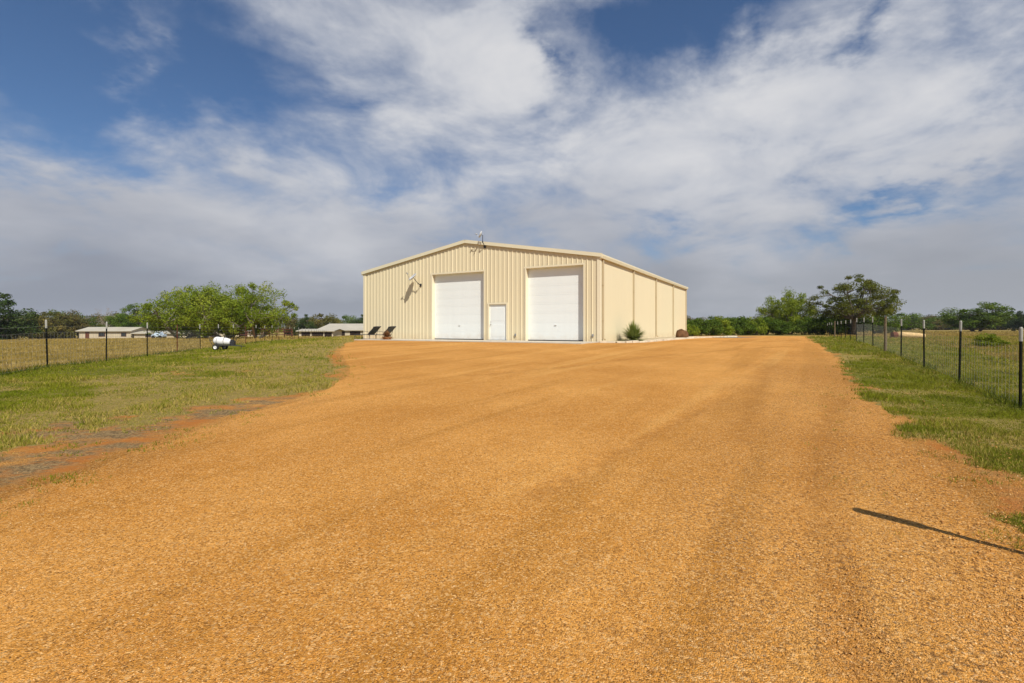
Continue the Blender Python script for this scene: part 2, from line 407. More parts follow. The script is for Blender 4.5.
vz = loc[..., 2]+(height(sx, sy)+.021)[:, None]
V = np.stack([vx, vy, vz], -1).reshape(-1, 3); Fc = (octf[None]+np.arange(n)[:, None, None]*6).reshape(-1, 3)
m = NT('loose_stones'); t = m.attr('tone')
c = m.mix(m.ramp(t, 0, .6), (.36, .16, .04), (.62, .32, .09)); c = m.mix(m.ramp(t, .86, 1.), c, (.80, .56, .28))
m.color(c); m.rough(.95)
tag(npmesh('loose_stones', V, Fc, m.mat, attrs={'tone': ('FACE', np.repeat(rng.random(n), 8))}), kind='stuff',
    label='small loose stones scattered over the orange gravel drive', cat='gravel')

# grass blades
def blades(name, x, y, hgt, wid, mat, label, dead=.25, per=3):
    n = len(x); x = np.repeat(x, per)+rng.normal(0, .02, n*per); y = np.repeat(y, per)+rng.normal(0, .02, n*per)
    hgt = np.repeat(hgt, per)*(.5+.8*rng.random(n*per)); wid = np.repeat(wid, per)
    a = rng.random(n*per)*6.28; lean = rng.normal(0, .45, (n*per, 2))*hgt[:, None]
    z = height(x, y)
    v = np.empty((n*per, 3, 3)); dx = np.cos(a)*wid/2; dy = np.sin(a)*wid/2
    v[:, 0] = np.stack([x-dx, y-dy, z-.004], 1); v[:, 1] = np.stack([x+dx, y+dy, z-.004], 1)
    v[:, 2] = np.stack([x+lean[:, 0], y+lean[:, 1], z+hgt], 1)
    big = sstep(.35, .7, fbm(x, y, .5, 3, 12))
    tone = np.clip(rng.random(n*per)*(.45+.45*big)+dead*(rng.random(n*per) < .3)+(.5*dryness(x, y)*(rng.random(n*per) < .6) if name == 'lawn_grass' else 0), 0, 1)
    tag(npmesh(name, v.reshape(-1, 3), np.arange(n*per*3).reshape(-1, 3), mat,
        attrs={'tone': ('FACE', tone)}), kind='stuff', label=label, cat='grass')
def turf_ok(x, y):
    b = bare_mask(x, y); fz = field_mask(x, y)
    return ((x < edge_l(y)) | (x > edge_r(y)) | (y > YEND)) & (rng.random(len(x)) > b*1.15) & (fz < .8) & (rng.random(len(x)) < (.25+1.2*fbm(x, y, 1.7, 4, 2))*(1-.45*dryness(x, y)))
x, y = scatter(120000, 3.2, 48, turf_ok, 1.5)
x0 = len(x); blades('lawn_grass', x, y, (.028+.0011*y)*(.45+1.6*sstep(.3, .75, fbm(x, y, 1.6, 4, 6))), .0045+.0011*y, MAT['lawn'],
    'short patchy green lawn grass on both sides of the orange gravel drive')
# stragglers growing out of the bare edges and the drive's margins
def strag(x, y):
    b = bare_mask(x, y); n = fbm(x, y, 2.4, 4, 15)
    return ((x < edge_l(y)+.5) | (x > edge_r(y)-1.3)) & (b > .4) & (n > .60) & (y < 22)
x, y = scatter(9000, 3., 20, strag, 1.6)
blades('sparse_grass', x, y, .03+.0012*y, .004+.001*y, MAT['lawn'], 'sparse low tufts of grass on the bare orange soil by the drive')
def fld_ok(x, y): return (field_mask(x, y) > .45) & ((x < fence_left_x(y)+.25) | (x > fence_right_x(y))) & (rng.random(len(x)) < .25+1.3*fbm(x, y, .6, 4, 4))
x, y = scatter(75000, 7, 120, fld_ok, 1.25)
left = x < 0
blades('field_grass', x, y, np.where(left, .10+.0012*y, .05+.001*y)*(.5+fbm(x, y, .8, 3, 9)), .005+.0011*y, MAT['field'],
    'rough tan and green pasture grass beyond both wire fences', .3)
def fl_ok(x, y): return (np.abs(x-fence_left_x(y)) < .28) | (np.abs(x-fence_right_x(y)) < .22*(fbm(x, y, .9, 2, 3) > .45))
x, y = scatter(16000, 7, 70, fl_ok, 1.1)
blades('fence_line_grass', x, y, .12+.08*fbm(x, y, 1, 3, 1), .006+.0009*y, MAT['fence_grass'], 'taller dark green grass left uncut along the two fence lines', 0)

# ------------------------------------------------------------------ steel building
BR = math.atan2(-.493, .870); W2 = 9.15; DEP = 25.9; EAVE = 4.80; RIDGE = 6.34
BO = Vector((-3.03, 32.21, .83))
bldg = empty('metal_building', BO, BR, 'large tan ribbed metal shop building with two tall white roll-up doors', 'building')
def wl(x, y, z=0):
    c, s = math.cos(BR), math.sin(BR); return Vector((BO.x+x*c-y*s, BO.y+x*s+y*c, BO.z+z))
def roofz(x): return EAVE+(RIDGE-EAVE)*(1-abs(x)/W2)
DOORS = [(-2.73, 1.45, 4.38), (4.47, 8.19, 4.38)]; MAN = (1.82, 3.10, 2.26); REV = .24
openings = DOORS+[MAN]

def ribbed(x0, x1, pitch, rib, topw, slopew):
    """(x, depth) polyline of a ribbed sheet; depth>0 stands out of the wall"""
    pts = [(x0, 0)]; n = round((x1-x0)/pitch); pt = (x1-x0)/n
    for i in range(n):
        c = x0+(i+.5)*pt
        pts += [(c-topw/2-slopew, 0), (c-topw/2, rib), (c+topw/2, rib), (c+topw/2+slopew, 0)]
        for q in (-.30, .30):   # two shallow stiffening beads between the main ribs
            if i < n-1 or q < 0:
                cc = c+q*pt+(.0 if q < 0 else .0); pts += [(cc-.018, 0), (cc-.008, .006), (cc+.008, .006), (cc+.018, 0)]
    pts.append((x1, 0)); pts = sorted(set(pts)); return pts
def wall_mesh(prof, top, place, opens=()):
    mb = MB(); br = sorted(set([p[0] for p in prof]+[e for o in opens for e in o[:2]]+[0.0] if prof[0][0] < 0 < prof[-1][0] else [p[0] for p in prof]))
    px = [p[0] for p in prof]; pd = [p[1] for p in prof]
    for a, b in zip(br[:-1], br[1:]):
        if b-a < 1e-6: continue
        mid = (a+b)/2; z0 = .0
        for o in opens:
            if o[0] < mid < o[1]: z0 = o[2]
        da, db = np.interp(a+1e-7, px, pd), np.interp(b-1e-7, px, pd)
        mb.add([place(a, da, z0), place(b, db, z0), place(b, db, top(b)), place(a, da, top(a))], [(0, 1, 2, 3)])
    return mb
wall_mesh(ribbed(-W2, W2, .305, .032, .03, .03), roofz, lambda a, d, z: (a, -d, z), openings).build('front_wall', MAT['wall'], bldg)
wall_mesh(ribbed(-W2, W2, .61, .03, .03, .03), roofz, lambda a, d, z: (a, DEP+d, z)).build('back_wall', MAT['wall'], bldg)
flat = lambda a: EAVE
wall_mesh(ribbed(0, DEP, .305, .005, .04, .03), flat, lambda a, d, z: (W2+d, a, z)).build('side_wall', MAT['wall'], bldg)
wall_mesh(ribbed(0, DEP, .305, .02, .04, .03), flat, lambda a, d, z: (-W2-d, a, z)).build('side_wall', MAT['wall'], bldg)
# roof: two ribbed slopes with thickness, ridge cap
rf = MB(); n = 42
for s in (-1, 1):
    xs = (0, s*(W2+.16)); zz = [RIDGE+.11, EAVE+.11-.16*(RIDGE-EAVE)/W2]
    ycuts = np.linspace(-.08, DEP+.08, n*4+1)
    for i in range(n*4):
        r0 = .025 if i % 4 == 1 else 0; r1 = .025 if i % 4 == 0 or i % 4 == 1 else 0
        ra = .025 if (i % 4) in (1, 2) and False else 0
        h0 = .03 if i % 4 == 1 else 0; h1 = .03 if i % 4 == 0 else 0
        rf.add([(xs[0], ycuts[i], zz[0]+h0), (xs[1], ycuts[i], zz[1]+h0), (xs[1], ycuts[i+1], zz[1]+h1), (xs[0], ycuts[i+1], zz[0]+h1)], [(0, 1, 2, 3)])
    rf.add([(xs[0], -.08, zz[0]-.09), (xs[1], -.08, zz[1]-.09), (xs[1], DEP+.08, zz[1]-.09), (xs[0], DEP+.08, zz[0]-.09)], [(0, 1, 2, 3)])
roof = rf.build('roof', MAT['roof'], bldg)
rc = MB(); rc.add([(-.2, -.13, RIDGE+.115), (0, -.13, RIDGE+.16), (.2, -.13, RIDGE+.115), (-.2, DEP+.13, RIDGE+.115), (0, DEP+.13, RIDGE+.16), (.2, DEP+.13, RIDGE+.115)], [(0, 1, 4, 3), (1, 2, 5, 4)]).build('ridge_cap', MAT['rooftrim'], roof)
for yf in (-.10, DEP+.10):
    for s in (-1, 1):
        mb = MB(); L = math.hypot(W2+.16, (RIDGE-EAVE)*(W2+.16)/W2); ang = math.atan2(RIDGE-EAVE, W2)*s
        sl = Matrix.Rotation(ang, 4, 'Y')
        cx = s*(W2+.16)/2; cz = (RIDGE+EAVE-.16*(RIDGE-EAVE)/W2)/2+.03
        mb.box((cx, yf, cz+.035), (L-.01, .05, .21), M=sl)
        mb.build('rake_trim', MAT['rooftrim'], bldg)
for s in (-1, 1):
    ez = EAVE-.03
    mb = MB(); x0 = s*(W2+.02); x1 = s*(W2+.20)
    for i, (a, b) in enumerate([((x0, ez-.10), (x1-s*.04, ez-.10)), ((x1-s*.04, ez-.10), (x1, ez+.05)), ((x1, ez+.05), (x1, ez+.12)), ((x1, ez+.12), (x1-s*.03, ez+.12)), ((x0, ez+.0), (x0, ez-.10))]):
        mb.add([(a[0], -.10, a[1]), (b[0], -.10, b[1]), (b[0], DEP+.10, b[1]), (a[0], DEP+.10, a[1])], [(0, 1, 2, 3)])
    for ye in (-.10, DEP+.10): mb.add([(x0, ye, ez-.10), (x1-s*.04, ye, ez-.10), (x1, ye, ez+.05), (x1, ye, ez+.12), (x0, ye, ez+.12)], [(0, 1, 2, 3, 4)])
    mb.build('gutter', MAT['rooftrim'], bldg)
    for yy in ([.35, 6.6, 12.95, 19.4, DEP-.3] if s > 0 else [.4, 12.9, DEP-.4]):
        d = MB(); d.box((s*(W2+.065), yy, (EAVE-.13+.22)/2), (.09, .11, EAVE-.13-.22)); d.box((s*(W2+.115), yy, .15), (.2, .11, .09), M=Matrix.Rotation(R(30*s), 4, 'Y'))
        for zz in (1.2, 3.2): d.box((s*(W2+.06), yy, zz), (.115, .15, .03))
        d.build('downspout', MAT['dsp'] if 'dsp' in MAT else MAT.setdefault('dsp', panel_metal('downspout_steel', (.52, .43, .27))), bldg)
# corner trims
for x, y in ((-W2, 0), (W2, 0), (-W2, DEP), (W2, DEP)):
    mb = MB(); sx_ = 1 if x > 0 else -1; sy_ = -1 if y == 0 else 1
    mb.box((x-sx_*.06, y+sy_*.042, EAVE/2), (.20, .012, EAVE-.02)); mb.box((x+sx_*.042, y-sy_*.06, EAVE/2), (.012, .20, EAVE-.02))
    mb.build('corner_trim', MAT['trim'], bldg)
# openings: jambs, header, doors
def opening(x0, x1, h, rev):
    mb = MB(); f = .10
    mb.box((x0-f/2+.012, -.044, h/2), (f, .012, h)); mb.box((x1+f/2-.012, -.044, h/2), (f, .012, h)); mb.box(((x0+x1)/2, -.044, h+f/2), (x1-x0+2*f-.02, .012, f))
    mb.box((x0+.006, rev/2-.018, h/2), (.012, rev+.04, h)); mb.box((x1-.006, rev/2-.018, h/2), (.012, rev+.04, h)); mb.box(((x0+x1)/2, rev/2-.018, h-.006), (x1-x0-.03, rev+.04, .012))
    mb.build('door_trim', MAT['trim'], bldg)
for x0, x1, h in DOORS:
    opening(x0, x1, h, REV); mb = MB(); nsec = 8; sh = h/nsec
    for i in range(nsec):
        z = i*sh
        mb.box(((x0+x1)/2, REV+.025, z+sh/2), (x1-x0-.03, .05, sh-.003))
        mb.box(((x0+x1)/2, REV-.0005, z+sh/2), (x1-x0-.034, .003, sh*.6))
    d = mb.build('roll_up_door', MAT['door'], bldg)
    MB().box(((x0+x1)/2, REV+.01, .03), (x1-x0-.04, .07, .05)).build('bottom_seal', MAT['rubber'], d)
    MB().box(((x0+x1)/2-.0, REV-.03, .95), (.14, .03, .03)).build('handle', MAT['whiteplastic'], d)
x0, x1, h = MAN; opening(x0, x1, h, .06)
d = MB().box(((x0+x1)/2, .05, h/2), (x1-x0-.03, .045, h-.03)).box(((x0+x1)/2, .024, h*.72), (x1-x0-.35, .012, h*.36)).box(((x0+x1)/2, .024, h*.27), (x1-x0-.35, .012, h*.34)).build('entry_door', MAT['door'], bldg, bevel=.004)
kb = MB(); kb.lathe([(.0, .07), (.028, .065), (.035, .04), (.02, .02), (.03, 0)], Matrix.Translation((x0+.12, .024, 1.0)) @ Matrix.Rotation(R(90), 4, 'X'), 12)
MB().lathe([(0, .02), (.028, .018), (.03, 0)], Matrix.Translation((x0+.12, .024, 1.16)) @ Matrix.Rotation(R(90), 4, 'X'), 12).build('deadbolt', MAT['greymetal'], d)
kb.build('door_knob', MAT['greymetal'], d)
MB().box(((x0+x1)/2, -.02, .02), (x1-x0+.1, .16, .035)).build('threshold', MAT['greymetal'], d)
# slab rim and drive apron
MB().box((0, DEP/2, -.10), (2*W2+.10, DEP+.10, .19)).build('foundation', MAT['concrete'], bldg)
for x in (3.75, 8.75):
    MB().box((x, -.055, .35), (.10, .05, .14)).box((x, -.085, .35), (.07, .012, .09)).build('outlet_box', MAT['greymetal'], bldg)
ap = MB(); ap.box((1.0, -1.45, -.055), (16.3, 2.75, .125)); ao = ap.build('concrete_apron', MAT['concrete'], bevel=.01)
ao.location = BO; ao.rotation_euler = (0, 0, BR); tag(ao, kind='structure')

# ------------------------------------------------------------------ dishes
def look_basis(c, b):
    b = Vector(b).normalized(); q = b.to_track_quat('Z', 'Y'); return Matrix.Translation(c) @ q.to_matrix().to_4x4()
def dish(name, label, c, b, rad, mount, wallpt, arm=.45):
    root = empty(name, wl(*c), BR, label, 'satellite dish', 'satellite dishes on the building')
    C0 = Vector(c); rel = lambda p: Vector(p)-C0
    B = look_basis((0, 0, 0), b); prof = [(rad*t, .16*rad*2*(t*t)*.8) for t in (0, .25, .5, .75, .9, 1)]
    mb = MB(); mb.lathe(prof, B, 24); mb.lathe([(rad, prof[-1][1]), (rad+.012, prof[-1][1]), (rad+.012, prof[-1][1]-.02), (rad*.6, prof[2][1]-.03), (0, -.02)], B, 24)
    mb.build('reflector', MAT['dishgrey'], root, smooth=True)
    up = (B.to_3x3() @ Vector((0, 1, 0)));  up = up if up.z > 0 else -up
    bb = Vector(b).normalized(); foot = -up*rad*.95; lnb = bb*arm-up*rad*.35
    MB().tube([-bb*.03, foot-bb*.02, lnb], .014, 6).build('feed_arm', MAT['greymetal'], root)
    q = (foot-lnb).normalized()
    MB().tube([lnb+bb*.05, lnb-(bb*.09)], [.035, .045], 10).build('receiver', MAT['greymetal'], root)
    MB().tube([-bb*.03, -bb*.12, rel(mount)], .022, 8).build('mast', MAT['darkmetal'], root)
    bk = MB(); w = rel(wallpt); bk.tube([rel(mount), w], .022, 8); bk.box(w+Vector((0, -.0, 0)), (.16, .015, .20)); bk.box(rel(mount), (.06, .06, .09))
    bk.build('wall_bracket', MAT['darkmetal'], root)
    return root
dish('satellite_dish', 'grey satellite dish on a bracket on the front wall left of both doors', (-4.0, -.50, 4.22), (-.36, -.60, .70), .33, (-3.72, -.30, 3.80), (-3.72, -.045, 3.72), .50)
dish('satellite_dish', 'small pale dish on a short mast just right of the roof ridge', (1.45, -.38, 6.66), (-.70, -.35, .35), .22, (1.52, -.30, 6.20), (1.52, -.045, 5.95), .30)

# ------------------------------------------------------------------ chairs and small things by the wall
def chaise(c, label):
    root = empty('lounge_chair', wl(*c), BR, label, 'lounge chair', 'lounge chairs against the front wall')
    fr = MB()
    for s in (-1, 1):
        y = s*.31; fr.tube([(-1.3, y, .36), (0, y, .36), (.25, y, .36)], .018, 6)
        fr.tube([(0, y, .37), (.62, y, .90)], .018, 6); fr.tube([(.22, y, .36), (.40, y, .70)], .012, 6)
        fr.tube([(-.05, y+s*.02, .60), (-.45, y+s*.02, .60), (-.50, y+s*.02, .36)], .014, 6); fr.tube([(-.05, y+s*.02, .60), (.18, y, .52)], .012, 6)
    for x in (-1.3, 0, .25): fr.tube([(x, -.31, .36), (x, .31, .36)], .014, 6)
    fr.tube([(.62, -.31, .90), (.62, .31, .90)], .016, 6); fr.build('frame', MAT['darkmetal'], root)
    MB().box((-.65, 0, .372), (1.26, .58, .018)).build('seat', MAT['sling'], root)
    MB().box((.31, 0, .645), (.79, .58, .02), M=Matrix.Rotation(-math.atan2(.53, .62), 4, 'Y')).build('backrest', MAT['sling'], root)
    MB().box((.60, 0, .90), (.30, .50, .07), M=Matrix.Rotation(R(-8), 4, 'Y')).build('headrest', MAT['darkmetal'], root, bevel=.02)
    for x in (-1.2, .15):
        for s in (-1, 1): MB().tube([(x, s*.31, .36), (x+(.04 if x > 0 else -.04), s*.32, 0.0)], .018, 6).build('leg', MAT['darkmetal'], root)
chaise((-7.3, -1.15, -.06), 'dark reclining lounge chair nearest the left corner of the tan building')
chaise((-5.75, -1.3, -.06), 'dark reclining lounge chair beside the brown dried plant')

def tuft_np(n, L, w, spread, zmin=.15, droop=.2, seed=0, tip=True):
    r = np.random.default_rng(seed); a = r.random(n)*6.283; el = np.arcsin(zmin+(1-zmin)*r.random(n)**.8); Ls = L*(.75+.35*r.random(n))
    V = []; Fq = []; segs = 4
    for i in range(n):
        d = np.array([math.cos(a[i])*math.cos(el[i]), math.sin(a[i])*math.cos(el[i]), math.sin(el[i])]); sd = np.array([-math.sin(a[i]), math.cos(a[i]), 0])
        b0 = len(V)
        for k in range(segs+1):
            t = k/segs; p = d*Ls[i]*t*spread+np.array([0, 0, -droop*Ls[i]*t*t*math.cos(el[i])]); ww = w*(1-t**1.6)*(.6+.6*min(1, t*4))/1.2+.0008
            V += [p-sd*ww/2, p+sd*ww/2]
        for k in range(segs): Fq.append((b0+2*k, b0+2*k+1, b0+2*k+3, b0+2*k+2))
    return np.array(V), np.array(Fq), np.repeat(r.random(n), segs)
v, f, t = tuft_np(650, 1.20, .08, 1., .01, .28, 3); v[:, 2] += .12
yl = wl(W2+.95, 3.35, 0); yr = empty('yucca_plant', (yl.x, yl.y, hz(yl.x, yl.y)), 0, 'spiky green yucca growing against the cream side wall near the front corner', 'plant')
npmesh('leaves', v, f, MAT['leaf_yucca'], yr, attrs={'tone': ('FACE', t*.9)})
MB().tube([(0, 0, -.03), (0, 0, .25)], [.12, .07], 8).build('stem', MAT['bark'], yr)

pp = wl(-4.95, -2.0, -.06); pt = empty('potted_plant', pp, 0, 'brown dried plant in a low clay bowl in front of the lounge chairs', 'plant')
MB().lathe([(0, 0), (.20, 0), (.27, .10), (.31, .20), (.33, .20), (.33, .23), (.30, .23), (.28, .19), (0, .17)], None, 20).build('clay_bowl', MAT['clay'], pt, smooth=True)
v, f, t = tuft_np(420, .55, .05, 1., .02, .4, 8); v[:, 2] += .22
npmesh('foliage', v, f, MAT['leaf_dry'], pt, attrs={'tone': ('FACE', t)})

def rockmesh(name, c, s, mat, seed, parent=None):
    bm_ = MB(); r = np.random.default_rng(seed); prof = []
    nseg, nr = 16, 8; ph = r.random(6)*6
    for j in range(nr+1):
        for k in range(nseg):
            th = math.pi*j/nr; a = 2*math.pi*k/nseg
            q = 1+.14*math.sin(3*a+ph[0]+th*2)+.1*math.sin(5*a+ph[1])*math.sin(th*3+ph[2])
            bm_.v.append((c[0]+s[0]*q*math.sin(th)*math.cos(a), c[1]+s[1]*q*math.sin(th)*math.sin(a), c[2]+s[2]*q*math.cos(th)))
    for j in range(nr):
        for k in range(nseg):
            a0 = j*nseg+k; a1 = j*nseg+(k+1) % nseg; bm_.f.append((a0, a1, a1+nseg, a0+nseg)); bm_.m.append(0)
    return bm_.build(name, mat, parent, smooth=True)
rp = wl(W2+1.5, 15.6); o = rockmesh('brown_boulder', (0, 0, .2), (.52, .45, .48), MAT['rock'], 4); o.location = (rp.x, rp.y, hz(rp.x, rp.y))
tag(o, 'rounded brown boulder at the foot of the cream side wall far from the corner', 'boulder')
# limestone edging curving round the planting strip
pts = [wl(W2+.25, -.75), wl(W2+1.5, -.35), wl(W2+2.1, 1.2), wl(W2+2.2, 4), wl(W2+2.3, 8), wl(W2+2.5, 12), wl(W2+2.9, 16), wl(W2+3.6, 19.5), wl(W2+5.0, 22)]
mb = MB(); cr = random.Random(3)
for a, b in zip(pts[:-1], pts[1:]):
    L = (b-a).length; k = max(1, round(L/.5))
    for i in range(k):
        q0 = a.lerp(b, i/k); q1 = a.lerp(b, (i+1)/k); c = (q0+q1)/2; ang = math.atan2((q1-q0).y, (q1-q0).x)+cr.uniform(-.05, .05)
        h = .13+cr.uniform(-.025, .03)
        mb.box((c.x+cr.uniform(-.03, .03), c.y, hz(c.x, c.y)+h/2-.01), (L/k-.025, .26+cr.uniform(-.04, .04), h), ang)
eo = mb.build('stone_edging', MAT['limestone'], bevel=.015); tag(eo, 'pale limestone edging curving along the bed beside the side wall', 'edging')
# planting bed fill
bp = [wl(W2+.06, -.1), wl(W2+1.4, -.1), wl(W2+2.0, 1.2), wl(W2+2.1, 4), wl(W2+2.2, 8), wl(W2+2.4, 12), wl(W2+2.8, 16), wl(W2+3.5, 19.5), wl(W2+4.8, 22), wl(W2+.06, 22)]
mb = MB(); mb.add([(q.x, q.y, .77+.05) for q in bp], [tuple(range(len(bp)))])
o = mb.build('planting_bed', simple('bed_gravel', (.42, .34, .22), 1., .35, 9, bump=.4)); tag(o, kind='structure')
# grey asphalt-like pad past the bed
mb = MB(); q = [wl(W2+3.4, 18.5), wl(W2+5.2, 17.5), wl(W2+7.0, 23), wl(W2+4.8, 24)]
mb.add([(a.x, a.y, hz(a.x, a.y)+.03) for a in q], [(0, 1, 2, 3)]); o = mb.build('grey_gravel_pad', simple('grey_gravel', (.20, .18, .155), 1., .25, 6)); tag(o, kind='structure')

# ------------------------------------------------------------------ sprayer trailer
def at(px, Zd): return (px-512)/F*Zd
tx = at(224, 26); tr = empty('sprayer_trailer', (tx, 26, hz(tx, 26)), R(-4), 'small two-wheeled trailer with a white tank parked on the lawn by the left fence', 'trailer')
tr.scale = (.80, .80, .80)
tk = MB(); tk.lathe([(0, -.60), (.13, -.60), (.22, -.56), (.27, -.46), (.28, -.10), (.265, .12), (.22, .34), (.19, .46), (.13, .53), (0, .54)], Matrix.Translation((-.05, 0, .56)) @ Matrix.Rotation(R(95), 4, 'Y'), 20)
tank = tk.build('tank', MAT['whiteplastic'], tr, smooth=True)
MB().lathe([(.10, 0), (.10, .05), (0, .055)], Matrix.Translation((-.2, 0, .82)), 14).build('lid', MAT['darkmetal'], tank)
for x in (-.35, .12):
    st = MB(); st.tube([(x, .285*math.cos(a), .565+.285*math.sin(a)) for a in [R(k*20) for k in range(-2, 12)]], .012, 5); st.build('tank_strap', MAT['darkmetal'], tank)
fr = MB()
for s in (-1, 1): fr.box((.05, s*.22, .30), (1.15, .05, .05))
fr.box((-.48, 0, .30), (.05, .44, .05)); fr.box((.58, 0, .30), (.05, .44, .05)); fr.box((-.25, 0, .21), (.06, .8, .06)); fr.box((-.25, .22, .255), (.06, .05, .06)); fr.box((-.25, -.22, .255), (.06, .05, .06))
fr.tube([(.58, .2, .30), (1.15, 0, .26), (1.45, 0, .24)], .025, 6); fr.tube([(.58, -.2, .30), (1.15, 0, .26)], .025, 6); fr.build('frame', MAT['darkmetal'], tr)
MB().tube([(1.2, 0, .26), (1.2, 0, .02)], .02, 6).box((1.2, 0, .01), (.12, .12, .02)).build('tongue_jack', MAT['darkmetal'], tr)
pm = MB(); pm.box((.60, 0, .45), (.22, .32, .24)); pm.box((.58, 0, .62), (.16, .22, .12)); pm.tube([(.72, .0, .50), (.82, .05, .66), (.80, .05, .78)], .02, 6)
pm.build('pump', MAT['darkmetal'], tr, bevel=.01)
bo = MB()
for s in (-1, 1): bo.tube([(-.62, s*.2, .30), (-.80, s*.25, .62), (-.92, s*.3, .98)], .014, 6); bo.tube([(-.80, s*.25, .62), (-.55, s*.28, .92)], .012, 6)
bo.tube([(-.80, -.25, .62), (-.80, .25, .62)], .014, 6); bo.build('spray_boom', MAT['darkmetal'], tr)
for s in (-1, 1):
    Mw = Matrix.Translation((-.25, s*.46, .20)) @ Matrix.Rotation(R(90), 4, 'X')
    w = MB().lathe([(.12, -.07), (.18, -.07), (.20, -.045), (.205, 0), (.20, .045), (.18, .07), (.12, .07)], Mw, 24).build('wheel', MAT['rubber'], tr, smooth=True)
    MB().lathe([(0, -.045), (.04, -.055), (.05, -.03), (.10, -.025), (.125, -.06), (.125, .06), (.10, .025), (.05, .03), (.04, .055), (0, .045)], Mw, 20).build('rim', MAT['whiteplastic'], w)

# ------------------------------------------------------------------ fences
def tpost(root, x, y, kind, hgt=1.36, tilt=(0, 0)):
    z = hz(x, y); M = Matrix.Translation((x, y, z)) @ Matrix.Rotation(tilt[0], 4, 'X') @ Matrix.Rotation(tilt[1], 4, 'Y')
    mb = MB(); L = lambda p: M @ Vector(p)
    if kind == 'wood':
        mb.tube([L((0, 0, -.1)), L((.01, 0, .5)), L((-.01, .01, 1.1)), L((0, 0, hgt+.12))], [.06, .055, .05, .045], 9)
        mb.build('wood_post', MAT['woodpost'], root); return
    mm = MAT['redpost'] if kind == 'red' else MAT['tpost']
    for d, c in (((.034, .008, hgt+.2), (0, 0)), ((.008, .036, hgt+.2), (0, .018))):
        mb.box(L((c[0], c[1], (hgt)/2-.1)), d, M=M.to_3x3().to_4x4())
    po = mb.build('fence_post', mm, root)
    if kind != 'red':
        sl = MB(); sl.tube([L((0, .01, hgt-.20)), L((0, .01, hgt+.02)), L((0, .01, hgt+.045))], [.026, .026, .016], 10)
        sl.build('post_sleeve', MAT['sleeve'], po)
fr_ = random.Random(5)
def fence(name, label, fx, y0, step, n, special, near):
    root = empty(name, (fx(y0), y0, hz(fx(y0), y0)), 0, label, 'fence'); off = Vector(root.location)
    posts = []
    k = 0
    for i in range(n):
        y = y0+i*step; posts.append((fx(y), y))
    hold = empty('tmp', (0, 0, 0)); 
    before = set(bpy.data.objects)
    for i, (x, y) in enumerate(posts):
        tpost(root, x, y, special.get(i, 't'), 1.36+fr_.uniform(-.03, .03), (R(fr_.uniform(-1.2, 1.2)), R(fr_.uniform(-1.2, 1.2))))
    # woven wire: one mesh of thin horizontal and vertical wires
    mb = MB(); lv = [.06, .16, .27, .39, .53, .69, .87, 1.05, 1.22]; r0 = .0019
    for (xa, ya), (xb, yb) in zip(posts[:-1], posts[1:]):
        za, zb = hz(xa, ya), hz(xb, yb); r = r0*(1+max(0, ya-10)*.02)
        for h in lv:
            if ya > 36 and h not in (.06, .53, 1.22): continue
            sag = fr_.uniform(0, .012)
            mb.tube([(xa, ya, za+h), ((xa+xb)/2, (ya+yb)/2, (za+zb)/2+h-sag), (xb, yb, zb+h)], r*1.15, 3, cap=False)
        if ya < 27:
            for q in range(1, 20):
                t = q/20; x = xa+(xb-xa)*t; y = ya+(yb-ya)*t; z = za+(zb-za)*t
                mb.tube([(x, y, z+.05), (x+.004, y, z+.53), (x, y, z+1.04)], r, 3, cap=False)
    mb.build('woven_wire', MAT['wire'], root)
    bpy.data.objects.remove(hold)
    for o in bpy.data.objects:
        if o not in before and o.parent == root: o.location = -off
    return root
fence('wire_fence', 'wire fence with dark posts and white sleeves along the lawn on the left', fence_left_x, 14.4-3.15*3, 3.15, 30, {3+3: 'red', 3+7: 'red', 3+11: 'red'}, 0)
fence('wire_fence', 'wire fence of dark white-tipped posts along the right side of the drive', fence_right_x, 8.43, 3.08, 16, {4: 'wood', 12: 'wood'}, 0)
# a leaning sleeved post just outside the frame; its shadow lies on the gravel
lp = empty('leaning_post', (3.86, 2.86, hz(3.86, 2.86)), 0, 'thin post leaning over the right edge of the gravel, its shadow lying across the drive', 'post')
top = Vector((3.36, 2.86, 1.50))-Vector(lp.location)
mb = MB(); mb.tube([Vector((0, 0, -.1)), top*.5, top*.97], .032, 8); mb.build('shaft', MAT['tpost'], lp)
MB().tube([top*.74, top*.99, top], [.058, .058, .04], 10).build('post_sleeve', MAT['sleeve'], lp)

# log in the right field
lx = at(908, 41); lg = empty('fallen_log', (lx, 41, hz(lx, 41)), R(-8), 'pale fallen log with a dark red end lying in the right-hand field', 'log')
MB().tube([(-.85, 0, .24), (-.2, .02, .25), (.5, 0, .22), (1.25, .03, .18)], [.25, .24, .22, .17], 12).build('trunk', MAT['log'], lg, smooth=True)
MB().tube([(-1.2, 0, .24), (-.86, 0, .24)], [.27, .26], 12).build('cut_end', MAT['logend'], lg)

